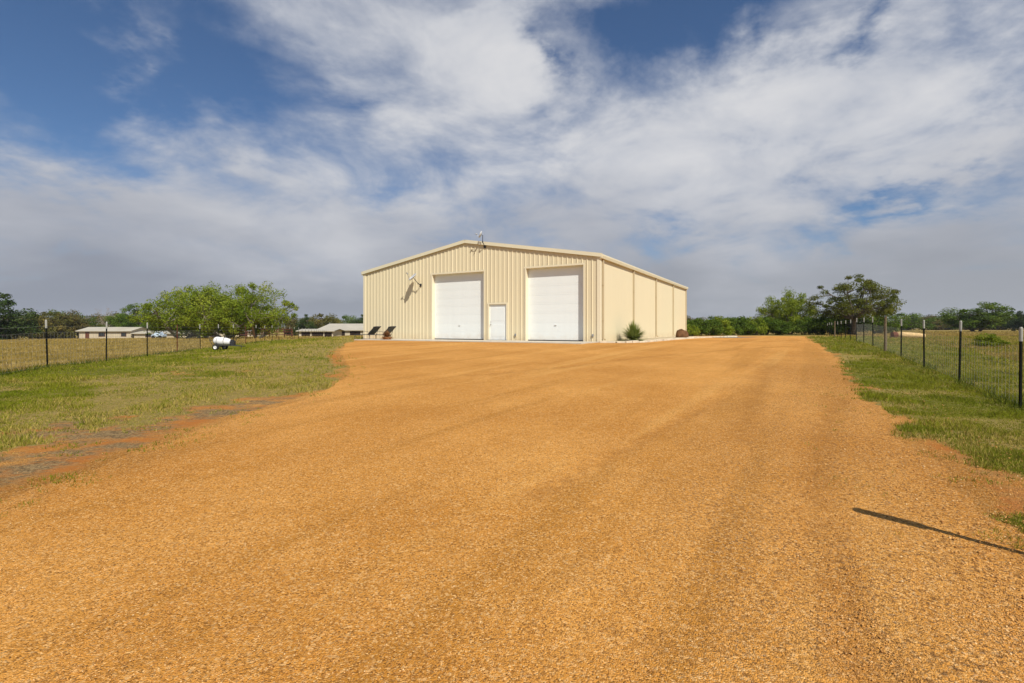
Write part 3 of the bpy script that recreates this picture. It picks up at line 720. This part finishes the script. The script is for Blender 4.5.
# ------------------------------------------------------------------ trees
def tree_data(seed, h, w, trunks=1, fork=.22, clumps=60, leaves=160, lsize=.12, flat=.72, clump_r=.75, base_gap=.25, lean=.3, shell=.6, tr=.16):
    """returns (wood MB, leaf verts, leaf faces, tones): limbs grow to clump centres spread through an uneven crown"""
    r = np.random.default_rng(seed); wood = MB()
    cz = h*(base_gap+(1-base_gap)/2); rz_ = h*(1-base_gap)/2; C = []
    lob = r.random((6, 3))*6.28; 
    while len(C) < clumps:
        d = r.normal(size=3)*np.array([1, 1, .85]); d /= np.linalg.norm(d); az = math.atan2(d[1], d[0])
        rad = (shell+(1-shell)*r.random())**1.0 if r.random() < .75 else r.random()**.5*shell
        q = 1+.16*math.sin(2*az+lob[0, 0])+.12*math.sin(3*az+lob[1, 0])+.10*math.sin(5*az+lob[2, 0]+d[2]*3)
        p = np.array([d[0]*w/2*q*rad, d[1]*w/2*q*rad, cz+d[2]*rz_*rad*(1+.12*math.sin(4*az+lob[3, 0]))])
        zt = h*base_gap+(h*(1-base_gap))*.36; p[2] = zt+(h-zt)*d[2]*rad*.93 if d[2] > 0 else zt+(zt-h*base_gap)*d[2]*rad
        C.append(p)
    C = np.array(C); C[:, 2] = np.clip(C[:, 2], h*base_gap*.8+.15, h-clump_r*.3)
    # limbs
    tb = []
    for k in range(trunks):
        a = 6.28*k/max(1, trunks)+r.random(); off = 0 if trunks == 1 else .25
        b = np.array([math.cos(a)*off*.6, math.sin(a)*off*.6, -.15]); ld = np.array([math.cos(a), math.sin(a), 0])*lean*w*.5*(1 if trunks > 1 else .25)
        top_ = b+ld*.8+np.array([0, 0, h*fork*(.8+.5*r.random())+.15]); mid = (b+top_)/2+r.normal(0, .08, 3)
        wood.tube([b, mid, top_], [tr*1.25, tr, tr*.85], 8); tb.append(top_)
    tb = np.array(tb)
    nl = max(4, int(clumps/5)); sel = C[r.permutation(len(C))[:nl]]; nodes = [(t, tr*.8) for t in tb]
    for c in sel:
        j = np.argmin([np.linalg.norm((t-c)[:2]) for t in tb]); s = tb[j]; m1 = s+(c-s)*.45+np.array([0, 0, .10*h*r.random()])+r.normal(0, .12, 3)
        wood.tube([s, m1, c], [tr*.62, tr*.38, tr*.16], 6, cap=False); nodes.append((m1, tr*.3)); nodes.append((s+(c-s)*.75+(m1-(s+(c-s)*.45))*.5, tr*.22))
    NP = np.array([q[0] for q in nodes]); NR = [q[1] for q in nodes]
    for c in C:
        j = int(np.argmin(np.linalg.norm(NP-c, axis=1))); s = NP[j]; mm = (s+c)/2+r.normal(0, .1, 3)
        wood.tube([s, mm, c], [min(NR[j], tr*.3), tr*.13, tr*.06], 4, cap=False)
    # leaves
    n = clumps*leaves; ci = np.repeat(np.arange(clumps), leaves)
    cs = clump_r*(.55+.8*r.random(clumps)); dv_ = r.normal(size=(n, 3)); dv_ /= np.linalg.norm(dv_, axis=1)[:, None]
    rr = r.random(n)**.45; P = C[ci]+dv_*(rr*cs[ci])[:, None]*np.array([1, 1, flat])
    P[:, 2] = np.maximum(P[:, 2], .05)
    nrm = dv_*.6+r.normal(size=(n, 3))*.6+np.array([0, 0, .35]); nrm /= np.linalg.norm(nrm, axis=1)[:, None]
    t1 = np.cross(nrm, r.normal(size=(n, 3))); t1 /= np.linalg.norm(t1, axis=1)[:, None]; t2 = np.cross(nrm, t1)
    s1 = lsize*(.6+.8*r.random(n))[:, None]; s2 = s1*(.45+.3*r.random(n))[:, None]
    V = np.stack([P-t1*s1, P-t2*s2, P+t1*s1, P+t2*s2], 1).reshape(-1, 3); Fc = np.arange(n*4).reshape(-1, 4)
    tone = np.clip(.35*r.random(n)+.65*r.random(clumps)[ci], 0, 1)
    return wood, V, Fc, tone
PROTO = {}
def tree_proto(key, seed, leafm, barkm, name, crown='crown', **kw):
    wood, V, Fc, tone = tree_data(seed, **kw)
    q = np.percentile(V, [.7, 99.3], axis=0); fx = kw['w']/(q[1]-q[0])[:2].max(); fz = kw['h']/q[1][2]
    V = V*np.array([fx, fx, fz]); wood.v = [(a*fx, b*fx, c*fz) for a, b, c in wood.v]
    w = wood.build('trunk', MAT[barkm]); c = npmesh(crown, V, Fc, MAT[leafm], attrs={'tone': ('FACE', tone)})
    wm, cm = w.data, c.data; bpy.data.objects.remove(w); bpy.data.objects.remove(c)
    PROTO[key] = (name, wm, cm, crown, kw['h'], kw['w'])
def plant_tree(key, px, Zd, label, group=None, hpx=None, wpx=None, rz=None, cat='tree', sink=.0):
    name, wm, cm, crown, h, w = PROTO[key]; x = at(px, Zd)
    sh = hpx/F*Zd/h if hpx else 1.; sw = wpx/F*Zd/w if wpx else sh
    root = empty(name, (x, Zd, hz(x, Zd)-sink), random.uniform(0, 6.28) if rz is None else rz, label, cat, group)
    root.scale = (sw, sw, sh)
    for nm, me in ((crown, cm), ('trunk', wm)):
        o = bpy.data.objects.new(nm, me); COL.objects.link(o); o.parent = root
    return root
tree_proto('mesqA', 21, 'leaf_mesquite', 'palebark', 'mesquite_tree', h=6.4, w=9.0, trunks=4, fork=.25, clumps=180, leaves=165, lsize=.085, clump_r=.85, base_gap=.04, lean=.5, tr=.13)
tree_proto('mesqB', 22, 'leaf_mesquite', 'palebark', 'mesquite_tree', h=6.2, w=8.4, trunks=3, fork=.28, clumps=140, leaves=165, lsize=.08, clump_r=.75, base_gap=.08, lean=.6, tr=.14)
tree_proto('oak', 31, 'leaf_oak', 'bark', 'oak_tree', h=7.6, w=10.2, trunks=2, fork=.25, clumps=150, leaves=170, lsize=.08, clump_r=.80, base_gap=.22, lean=.35, shell=.72, tr=.24, flat=.55)
tree_proto('green', 41, 'leaf_green', 'bark', 'leafy_tree', h=6.0, w=6.2, trunks=3, fork=.22, clumps=80, leaves=190, lsize=.085, clump_r=.75, base_gap=.06, lean=.4, tr=.12)
tree_proto('dark', 51, 'leaf_dark', 'bark', 'cedar_tree', h=7.0, w=7.0, trunks=1, fork=.2, clumps=55, leaves=200, lsize=.12, clump_r=.95, base_gap=.02, tr=.2)
tree_proto('olive', 61, 'leaf_olive', 'bark', 'oak_tree', h=6.0, w=8.0, trunks=3, fork=.2, clumps=75, leaves=150, lsize=.13, clump_r=1., base_gap=.0, tr=.16)
tree_proto('olive2', 62, 'leaf_rust', 'bark', 'oak_tree', h=5.6, w=7.4, trunks=3, fork=.2, clumps=75, leaves=150, lsize=.13, clump_r=1., base_gap=.0, tr=.16)
tree_proto('fgreen', 63, 'leaf_green', 'bark', 'leafy_tree', h=5.8, w=8.4, trunks=3, fork=.2, clumps=75, leaves=150, lsize=.12, clump_r=1., base_gap=.0, tr=.16)
tree_proto('bare', 71, 'leaf_dry', 'palebark', 'bare_tree', h=6.5, w=7.0, trunks=2, fork=.25, clumps=90, leaves=5, lsize=.06, clump_r=.7, base_gap=.3, tr=.16)
tree_proto('shrub', 81, 'leaf_green', 'bark', 'bush', crown='foliage', h=1.9, w=2.6, trunks=4, fork=.1, clumps=60, leaves=120, lsize=.06, clump_r=.42, base_gap=.0, tr=.03)
tree_proto('shrub2', 82, 'leaf_mesquite', 'bark', 'bush', crown='foliage', h=1.7, w=2.4, trunks=4, fork=.1, clumps=50, leaves=110, lsize=.06, clump_r=.40, base_gap=.0, tr=.03)

plant_tree('mesqA', 224, 58, 'tallest bright green mesquite in the middle of the left group, right behind the trailer', 'mesquite trees behind the left fence', 51, 86, 1.)
plant_tree('mesqB', 182, 62, 'rounded mesquite at the left end of the bright green group', 'mesquite trees behind the left fence', 48, 74, 2.)
plant_tree('mesqB', 257, 55, 'open mesquite with pale bare limbs at the right end of the left group', 'mesquite trees behind the left fence', 54, 62, 4.)
plant_tree('mesqA', 203, 70, 'mesquite partly hidden behind the middle of the left group', 'mesquite trees behind the left fence', 50, 70, 5.)
plant_tree('green', 140, 122, 'deep green tree standing left of the mesquite group over the low house', None, 33, 40, .5)
plant_tree('green', 124, 126, 'smaller deep green tree left of the one above the low house', None, 24, 34, 2.5)
plant_tree('dark', 2, 92, 'large dark rounded tree at the far left edge of the field', None, 45, 60, 1.)
tl = random.Random(9)
for i, (px, Zd, k, h, w, lab) in enumerate([
    (32, 150, 'olive', 24, 40, 'olive oak first in the far line right of the dark tree at the left edge'),
    (52, 140, 'olive2', 26, 38, 'rust-tinged oak in the far line between the first olive oak and the low house'),
    (76, 145, 'olive', 26, 38, 'olive oak rising behind the left end of the low beige house'),
    (96, 150, 'fgreen', 22, 34, 'green tree behind the middle of the low beige house'),
    (14, 165, 'fgreen', 20, 44, 'green tree far behind the dark tree at the left edge'),
    (64, 165, 'fgreen', 27, 40, 'green tree at the back of the far line left of the low house'),
    (120, 160, 'olive2', 24, 36, 'rust-tinged oak behind the small deep green tree'),
    (293, 150, 'olive', 19, 28, 'olive oak just right of the pale-limbed mesquite'),
    (306, 140, 'dark', 21, 22, 'dark tree behind the left end of the low barn'),
    (322, 165, 'olive2', 21, 36, 'rust-orange oak behind the pale barn roof'),
    (345, 185, 'fgreen', 19, 34, 'green tree above the pale barn roof'),
    (362, 175, 'dark', 20, 26, 'dark tree touching the left corner of the tan building'),
    (200, 170, 'olive', 22, 44, 'olive oak far behind the left mesquite group'),
    (250, 165, 'olive', 20, 44, 'olive oak far behind the right half of the mesquite group'),
    (165, 165, 'fgreen', 22, 40, 'green tree far behind the left end of the mesquite group')]):
    plant_tree(k, px, Zd, lab, 'trees of the far left tree line', h, w)
plant_tree('bare', 107, 138, 'grey leafless tree above the low beige house', None, 30, 26)
# right side
plant_tree('oak', 853, 62, 'big dark spreading oak behind the right fence', None, 57, 84, .6)
plant_tree('mesqA', 789, 68, 'light green open tree left of the big oak beyond the drive', None, 41, 58, 2.0).children[0].name = 'crown'
plant_tree('fgreen', 878, 74, 'low green tree tucked behind the right side of the big oak', None, 26, 44)
plant_tree('dark', 848, 66, 'low dark tree in the shade under the left side of the big oak', None, 24, 40)
plant_tree('green', 976, 112, 'wide green mesquite standing in the right-hand field', None, 28, 60, 3.)
plant_tree('dark', 1014, 150, 'dark cedar near the right edge of the field', None, 22, 22)
plant_tree('dark', 1032, 140, 'dark cedar cut off by the right edge of the picture', None, 26, 30)
for i, (px, Zd, k, h, w, lab) in enumerate([
    (905, 170, 'fgreen', 17, 40, 'green tree in the far right line just right of the big oak'),
    (925, 190, 'olive', 14, 44, 'olive oak of the far right line above the log'),
    (945, 200, 'fgreen', 15, 40, 'green tree of the far right line left of the field mesquite'),
    (1002, 195, 'olive', 14, 44, 'olive oak of the far right line right of the field mesquite'),
    (968, 210, 'olive', 14, 50, 'olive oak hidden behind the field mesquite'),
    (835, 150, 'fgreen', 17, 46, 'green tree behind the trunk of the big oak'),
    (800, 150, 'fgreen', 15, 44, 'green tree behind the light green open tree'),
    (760, 160, 'olive', 13, 44, 'olive tree behind the right end of the hedge row'),
    (722, 160, 'fgreen', 14, 44, 'green tree behind the middle of the hedge row'),
    (690, 150, 'olive', 14, 36, 'olive tree behind the back corner of the tan building')]):
    plant_tree(k, px, Zd, lab, 'trees of the far right tree line', h, w)
sh = [(684, 53, 15, 20), (697, 55, 17, 22), (709, 57, 16, 20), (720, 59, 18, 22), (731, 60, 17, 20), (742, 61, 18, 22), (753, 62, 17, 20), (764, 63, 17, 22), (778, 62, 14, 22), (806, 64, 17, 22), (820, 64, 18, 24), (833, 63, 17, 22)]
words = ['touching the back corner of the tan building', 'second from the building', 'third from the building', 'fourth from the building', 'fifth from the building', 'sixth from the building', 'seventh from the building', 'just left of the light green tree', 'under the left side of the light green tree', 'under the right side of the light green tree', 'between the light green tree and the big oak', 'in the shade left of the big oak']
for (px, Zd, h, w), wd in zip(sh, words):
    plant_tree('shrub' if tl.random() < .65 else 'shrub2', px, Zd, 'green bush in the far row '+wd, 'bushes in the row beyond the drive', h, w*1.25, cat='bush')
plant_tree('shrub2', 990, 23.5, 'small lone green bush in the field behind the right fence', None, 13, 24, cat='bush')
plant_tree('shrub2', 690, 50.5, 'low yellow-green shrub at the end of the bed by the tan building', None, 11, 18, cat='bush')

# ------------------------------------------------------------------ neighbours' buildings
def simple_building(name, label, px0, px1, Zd, h, rh, depth, wallm, roofm, wins, cat='house', rz=0, shed=False):
    x0, x1 = at(px0, Zd), at(px1, Zd); L = x1-x0; cx = (x0+x1)/2; z = hz(cx, Zd)-.05
    root = empty(name, (cx, Zd, z), rz, label, cat)
    w = MB(); hx = L/2
    w.add([(-hx, 0, 0), (hx, 0, 0), (hx, 0, h), (-hx, 0, h), (-hx, depth, 0), (hx, depth, 0), (hx, depth, h), (-hx, depth, h), (-hx, depth/2, h+rh), (hx, depth/2, h+rh)],
          [(0, 1, 2, 3), (5, 4, 7, 6), (4, 0, 3, 8, 7), (1, 5, 6, 9, 2)]); w.build('wall', wallm, root)
    r = MB(); e = .45; sl = rh/(depth/2)
    for s in (0, 1):
        ya = -e if s == 0 else depth+e; za = h-e*sl
        for t, dz in ((0, .06), (1, -.04)):
            r.add([(-hx-e, ya, za+dz), (hx+e, ya, za+dz), (hx+e, depth/2, h+rh+dz), (-hx-e, depth/2, h+rh+dz)], [(0, 1, 2, 3)])
        r.add([(-hx-e, ya, za-.08), (hx+e, ya, za-.08), (hx+e, ya, za+.06), (-hx-e, ya, za+.06)], [(0, 1, 2, 3)])
    r.build('roof', roofm, root)
    for kind, t, ww, z0, hh in wins:
        x = -hx+t*L
        if kind == 'win':
            f = MB().box((x, -.03, z0+hh/2), (ww, .05, hh)).build('window', MAT['rustwood'], root); MB().box((x, -.058, z0+hh/2), (ww-.2, .012, hh-.2)).build('pane', MAT['glass'], f)
        elif kind == 'door': MB().box((x, -.03, z0+hh/2), (ww, .05, hh)).build('door', MAT['rustwood'], root)
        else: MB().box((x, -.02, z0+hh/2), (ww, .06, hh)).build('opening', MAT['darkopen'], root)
    return root
simple_building('low_house', 'long low beige house with brown windows and pale roof beyond the left field', 79, 131, 112, 1.95, .75, 6, MAT['beige'], MAT['paleroof'],
    [('door', .16, .9, 0, 1.75), ('win', .44, 1.5, .6, .9), ('win', .86, 1.2, .6, .9)])
simple_building('long_shed', 'long beige shed half hidden behind the mesquite trees', 134, 205, 112, 1.2, .45, 6, MAT['beige'], MAT['paleroof'],
    [('win', .2, 1.3, .3, .8), ('open', .4, 1.8, .1, 1.), ('win', .6, 1.3, .3, .8), ('open', .82, 1.8, .1, 1.)], 'shed')
simple_building('grey_shed', 'grey-roofed open shed behind the trailer', 208, 252, 112, 1.6, .5, 7, MAT['beige'], MAT['greyroof'],
    [('open', .15, 1.6, .05, 1.2), ('open', .5, 2.2, .05, 1.2), ('open', .8, 1.8, .05, 1.2)], 'shed')
simple_building('stable', 'low barn with a wide pale pitched roof left of the tan building', 318, 380, 105, 1.5, 1.35, 16, MAT['beige'], MAT['paleroof'],
    [('open', .12, 2.4, 0, 1.2), ('open', .35, 2.2, 0, 1.2), ('open', .6, 2.2, 0, 1.2)], 'barn')
simple_building('lean_to', 'low lean-to with a pale flat roof at the left end of the barn', 299, 333, 97, 1.25, .3, 5, MAT['beige'], MAT['paleroof'],
    [('open', .2, 1.7, 0, .95), ('open', .55, 2.2, 0, .95), ('open', .86, 1.4, 0, .95)], 'shed')
# pale blue pickup beyond the field
cz_ = 100; cx_ = at(159, cz_); car = empty('parked_pickup', (cx_, cz_, hz(cx_, cz_)), R(8), 'pale blue pickup parked beyond the field near the long shed', 'pickup')
mb = MB(); mb.box((0, 0, .62), (2.1, 1.7, .45)); body = mb.build('body', MAT['bluewhite'], car, bevel=.08)
MB().add([(-.55, -.75, .85), (.55, -.75, .85), (.35, -.62, 1.4), (-.4, -.62, 1.4), (-.55, .75, .85), (.55, .75, .85), (.35, .62, 1.4), (-.4, .62, 1.4)], [(0, 1, 2, 3), (5, 4, 7, 6), (4, 0, 3, 7), (1, 5, 6, 2), (3, 2, 6, 7)]).build('cab', MAT['bluewhite'], car)
for x in (-.65, .65):
    for s in (-1, 1): MB().lathe([(0, -.1), (.3, -.1), (.34, -.05), (.34, .05), (.3, .1), (0, .1)], Matrix.Translation((x, s*.8, .34)) @ Matrix.Rotation(R(90), 4, 'X'), 16).build('wheel', MAT['rubber'], car)
# brown rail fence behind the left lawn
rfx = lambda t: at(232+t*60, 74)
rt = empty('rail_fence', (rfx(0), 74, hz(rfx(0), 74)), 0, 'brown rail fence beyond the lawn between the mesquites and the barn', 'fence'); zz = hz(rfx(.5), 74)-rt.location.z
Lr = rfx(1)-rfx(0)
for k in range(9): MB().tube([(Lr*k/8, 0, zz-.2), (Lr*k/8, 0, zz+1.35)], .07, 6).build('post', MAT['redpost'], rt)
for h in (.5, .9, 1.3): MB().box((Lr/2, -.08, zz+h), (Lr, .05, .10)).build('rail', MAT['redpost'], rt)

# ------------------------------------------------------------------ haze
hm = bpy.data.materials.new('haze_air'); hm.use_nodes = True; ht = hm.node_tree; ht.nodes.clear()
ho = ht.nodes.new('ShaderNodeOutputMaterial'); hv = ht.nodes.new('ShaderNodeVolumePrincipled'); hv.inputs['Color'].default_value = (.80, .87, 1., 1)
hv.inputs['Density'].default_value = HAZE; hv.inputs['Anisotropy'].default_value = 0.; ht.links.new(hv.outputs[0], ho.inputs['Volume'])
if HAZE > 0:
    hb = MB().box((0, 2100, 20), (9600, 5200, 120)).build('haze', hm); tag(hb, kind='stuff', label='thin pale air haze over the far hills', cat='haze')

# ------------------------------------------------------------------ sun, sky, camera
SAZ = 26.; SEL = 47.        # sun is behind the camera, to the right
sd = Vector((math.sin(R(SAZ))*math.cos(R(SEL)), -math.cos(R(SAZ))*math.cos(R(SEL)), math.sin(R(SEL))))
sl = bpy.data.lights.new('sun', 'SUN'); sl.energy = 4.9; sl.angle = R(.6); sl.color = (1, .945, .855)
so = bpy.data.objects.new('sun', sl); COL.objects.link(so); so.rotation_euler = sd.to_track_quat('Z', 'Y').to_euler(); so.location = (0, 0, 50)

w = bpy.data.worlds.new('World'); scene.world = w; w.use_nodes = True
class WN(NT):
    def __init__(s, t): s.t = t
W = WN(w.node_tree); bg = w.node_tree.nodes['Background']; BGS = .10; bg.inputs[1].default_value = BGS
sky = W.n('ShaderNodeTexSky', sky_type='NISHITA'); sky.sun_disc = False; sky.sun_elevation = R(SEL)
sky.sun_rotation = math.atan2(sd.x, sd.y); sky.altitude = 300; sky.air_density = 1.; sky.dust_density = .6; sky.ozone_density = 2.5
tc = W.n('ShaderNodeTexCoord'); D = tc.outputs['Generated']
nrm = W.n('ShaderNodeVectorMath', operation='NORMALIZE'); W.t.links.new(D, nrm.inputs[0]); D = nrm.outputs[0]
sp = W.n('ShaderNodeSeparateXYZ'); W.t.links.new(D, sp.inputs[0])
az = W.math('ARCTAN2', sp.outputs[0], sp.outputs[1]); el = W.math('ARCSINE', sp.outputs[2])
cb = W.n('ShaderNodeCombineXYZ'); W.t.links.new(az, cb.inputs[0]); W.t.links.new(el, cb.inputs[1])
# cloud deck coordinates (perspective of a flat layer)
den = W.math('ADD', W.math('MAXIMUM', sp.outputs[2], 0.), .28)
iv = W.math('DIVIDE', 1., den); pl = W.n('ShaderNodeVectorMath', operation='SCALE'); W.t.links.new(D, pl.inputs[0]); W.t.links.new(iv, pl.inputs['Scale'])
P = pl.outputs[0]
# turbulent warp of the blob coordinates
wn = W.n('ShaderNodeTexNoise', Scale=4.2, Detail=6., Roughness=.6); W.t.links.new(P, wn.inputs['Vector'])
ws = W.n('ShaderNodeVectorMath', operation='SUBTRACT'); W.t.links.new(wn.outputs['Color'], ws.inputs[0]); ws.inputs[1].default_value = (.5, .5, .5)
wm = W.n('ShaderNodeVectorMath', operation='MULTIPLY'); W.t.links.new(ws.outputs[0], wm.inputs[0]); wm.inputs[1].default_value = (.30, .24, 0)
wa = W.n('ShaderNodeVectorMath', operation='ADD'); W.t.links.new(cb.outputs[0], wa.inputs[0]); W.t.links.new(wm.outputs[0], wa.inputs[1]); Q = wa.outputs[0]
def ae(px, py):
    u = (px-512)/F; v = (HOR-py)/F; return math.atan(u), math.atan2(v, math.hypot(1, u))
def blob(px, py, rx, ry, ang, wt):
    a, e = ae(px, py); c2 = 1/(1+((px-512)/F)**2)
    mp = W.n('ShaderNodeMapping', vector_type='TEXTURE'); W.t.links.new(Q, mp.inputs[0])
    mp.inputs['Location'].default_value = (a, e, 0); mp.inputs['Rotation'].default_value = (0, 0, R(ang)); mp.inputs['Scale'].default_value = (rx/F*c2, ry/F*math.sqrt(c2), 1)
    g = W.n('ShaderNodeTexGradient', gradient_type='QUADRATIC_SPHERE'); W.t.links.new(mp.outputs[0], g.inputs[0])
    return W.math('MULTIPLY', g.outputs['Fac'], wt)
BL = [  # photograph's cloud masses, then the clear gaps
 (470, 60, 240, 130, -20, .85), (300, 20, 190, 70, -25, .55), (520, 30, 110, 80, 0, .6), (240, 150, 160, 70, -12, .75), (330, 230, 420, 110, 0, .5),
 (780, 115, 330, 120, 12, 1.15), (850, 90, 200, 70, 0, .45), (640, 150, 220, 120, 20, .6), (1000, 60, 190, 90, -15, .5), (960, 160, 170, 60, 15, .35), (400, 130, 160, 90, -10, .35),
 (225, 100, 70, 40, -15, .35), (140, 38, 60, 30, -15, .40), (60, 205, 260, 60, 0, .4), (130, 62, 40, 22, -20, .25), (30, 25, 100, 18, 5, .22), (40, 108, 120, 16, 5, .2),
 (60, 90, 300, 170, 0, -.95), (200, 60, 90, 60, -30, -.3), (565, 62, 46, 60, 15, -.85), (640, 10, 130, 50, 0, -.75), (760, 20, 120, 40, -8, -.55), (900, 205, 170, 34, 12, -.75), (480, 5, 60, 30, 0, -.3),
 (340, 110, 60, 40, 0, -.2), (545, 120, 60, 60, 30, -.45), (400, 190, 90, 30, 0, -.3), (865, 20, 60, 50, 0, -.6), (690, 235, 140, 30, 8, -.25)]
acc = None
for b in BL:
    g = blob(*b); acc = g if acc is None else W.math('ADD', acc, g)
n1 = W.noise(2.6, 10, .58, P, .35); n2 = W.noise(1.1, 4, .5, P)
st = W.n('ShaderNodeVectorMath', operation='MULTIPLY'); rt_ = W.n('ShaderNodeVectorRotate', rotation_type='Z_AXIS'); W.t.links.new(P, rt_.inputs['Vector']); rt_.inputs['Angle'].default_value = R(-40)
W.t.links.new(rt_.outputs[0], st.inputs[0]); st.inputs[1].default_value = (1.4, 4.5, 1); n3 = W.noise(1.6, 8, .62, st.outputs[0], .5)
base = W.ramp(el, R(4), R(21), .95, -.02)            # the deck closes towards the horizon
dens = W.math('ADD', W.math('ADD', acc, base), W.math('ADD', W.ramp(n1, .25, .75, -.58, .58), W.ramp(n3, .3, .7, -.10, .10)))
dens = W.math('ADD', dens, .10)
mask = W.n('ShaderNodeMapRange', interpolation_type='SMOOTHSTEP'); W.t.links.new(dens, mask.inputs[0]); mask.inputs[1].default_value = -.30; mask.inputs[2].default_value = .95
mask.inputs[3].default_value = 0; mask.inputs[4].default_value = .97
# cloud brightness: whiter thick tops, greyer bases low down
lit = W.ramp(W.math('ADD', W.math('MULTIPLY', n1, 1.0), W.ramp(dens, .2, 1.3, 0, .22)), .42, .86)
hi = W.mix(lit, (4.2, 4.5, 5.2), (6.5, 6.5, 6.65))
low = W.mix(W.ramp(n2, .35, .7), (2.9, 3.1, 3.7), (4.0, 4.15, 4.6))
hazy = W.mix(W.ramp(az, R(-40), R(35)), (2.45, 2.6, 3.05), (3.2, 3.3, 3.55))
low = W.mix(W.ramp(W.math('ADD', el, W.ramp(n2, .3, .7, R(-2), R(2))), R(2), R(13), 1, 0), low, hazy)
lowf = W.ramp(W.math('ADD', el, W.ramp(n2, .3, .7, R(-4), R(4))), R(4), R(19), 1, 0)
cc = W.mix(lowf, hi, low)
skyc = W.mix(1., sky.outputs[0], (.52, .66, .80), 'MULTIPLY')
col = W.mix(mask.outputs[0], skyc, cc)
W.t.links.new(col, bg.inputs[0])
w.cycles.sampling_method = 'MANUAL'; w.cycles.sample_map_resolution = 512

cam = bpy.data.cameras.new('camera'); cam.sensor_width = 36; cam.lens = 36*F/1024; cam.shift_y = -(341.5-HOR)/1024; cam.clip_end = 12000; cam.clip_start = .05
co = bpy.data.objects.new('camera', cam); COL.objects.link(co); co.location = (0, 0, CAMZ); co.rotation_euler = (R(90), 0, 0); scene.camera = co
vs = scene.view_settings; vs.view_transform = 'Standard'; vs.look = 'None'; vs.exposure = .12; vs.gamma = 1; vs.use_curve_mapping = False
scene.cycles.max_bounces = 5; scene.cycles.diffuse_bounces = 3; scene.cycles.transparent_max_bounces = 8; scene.cycles.use_denoising = True
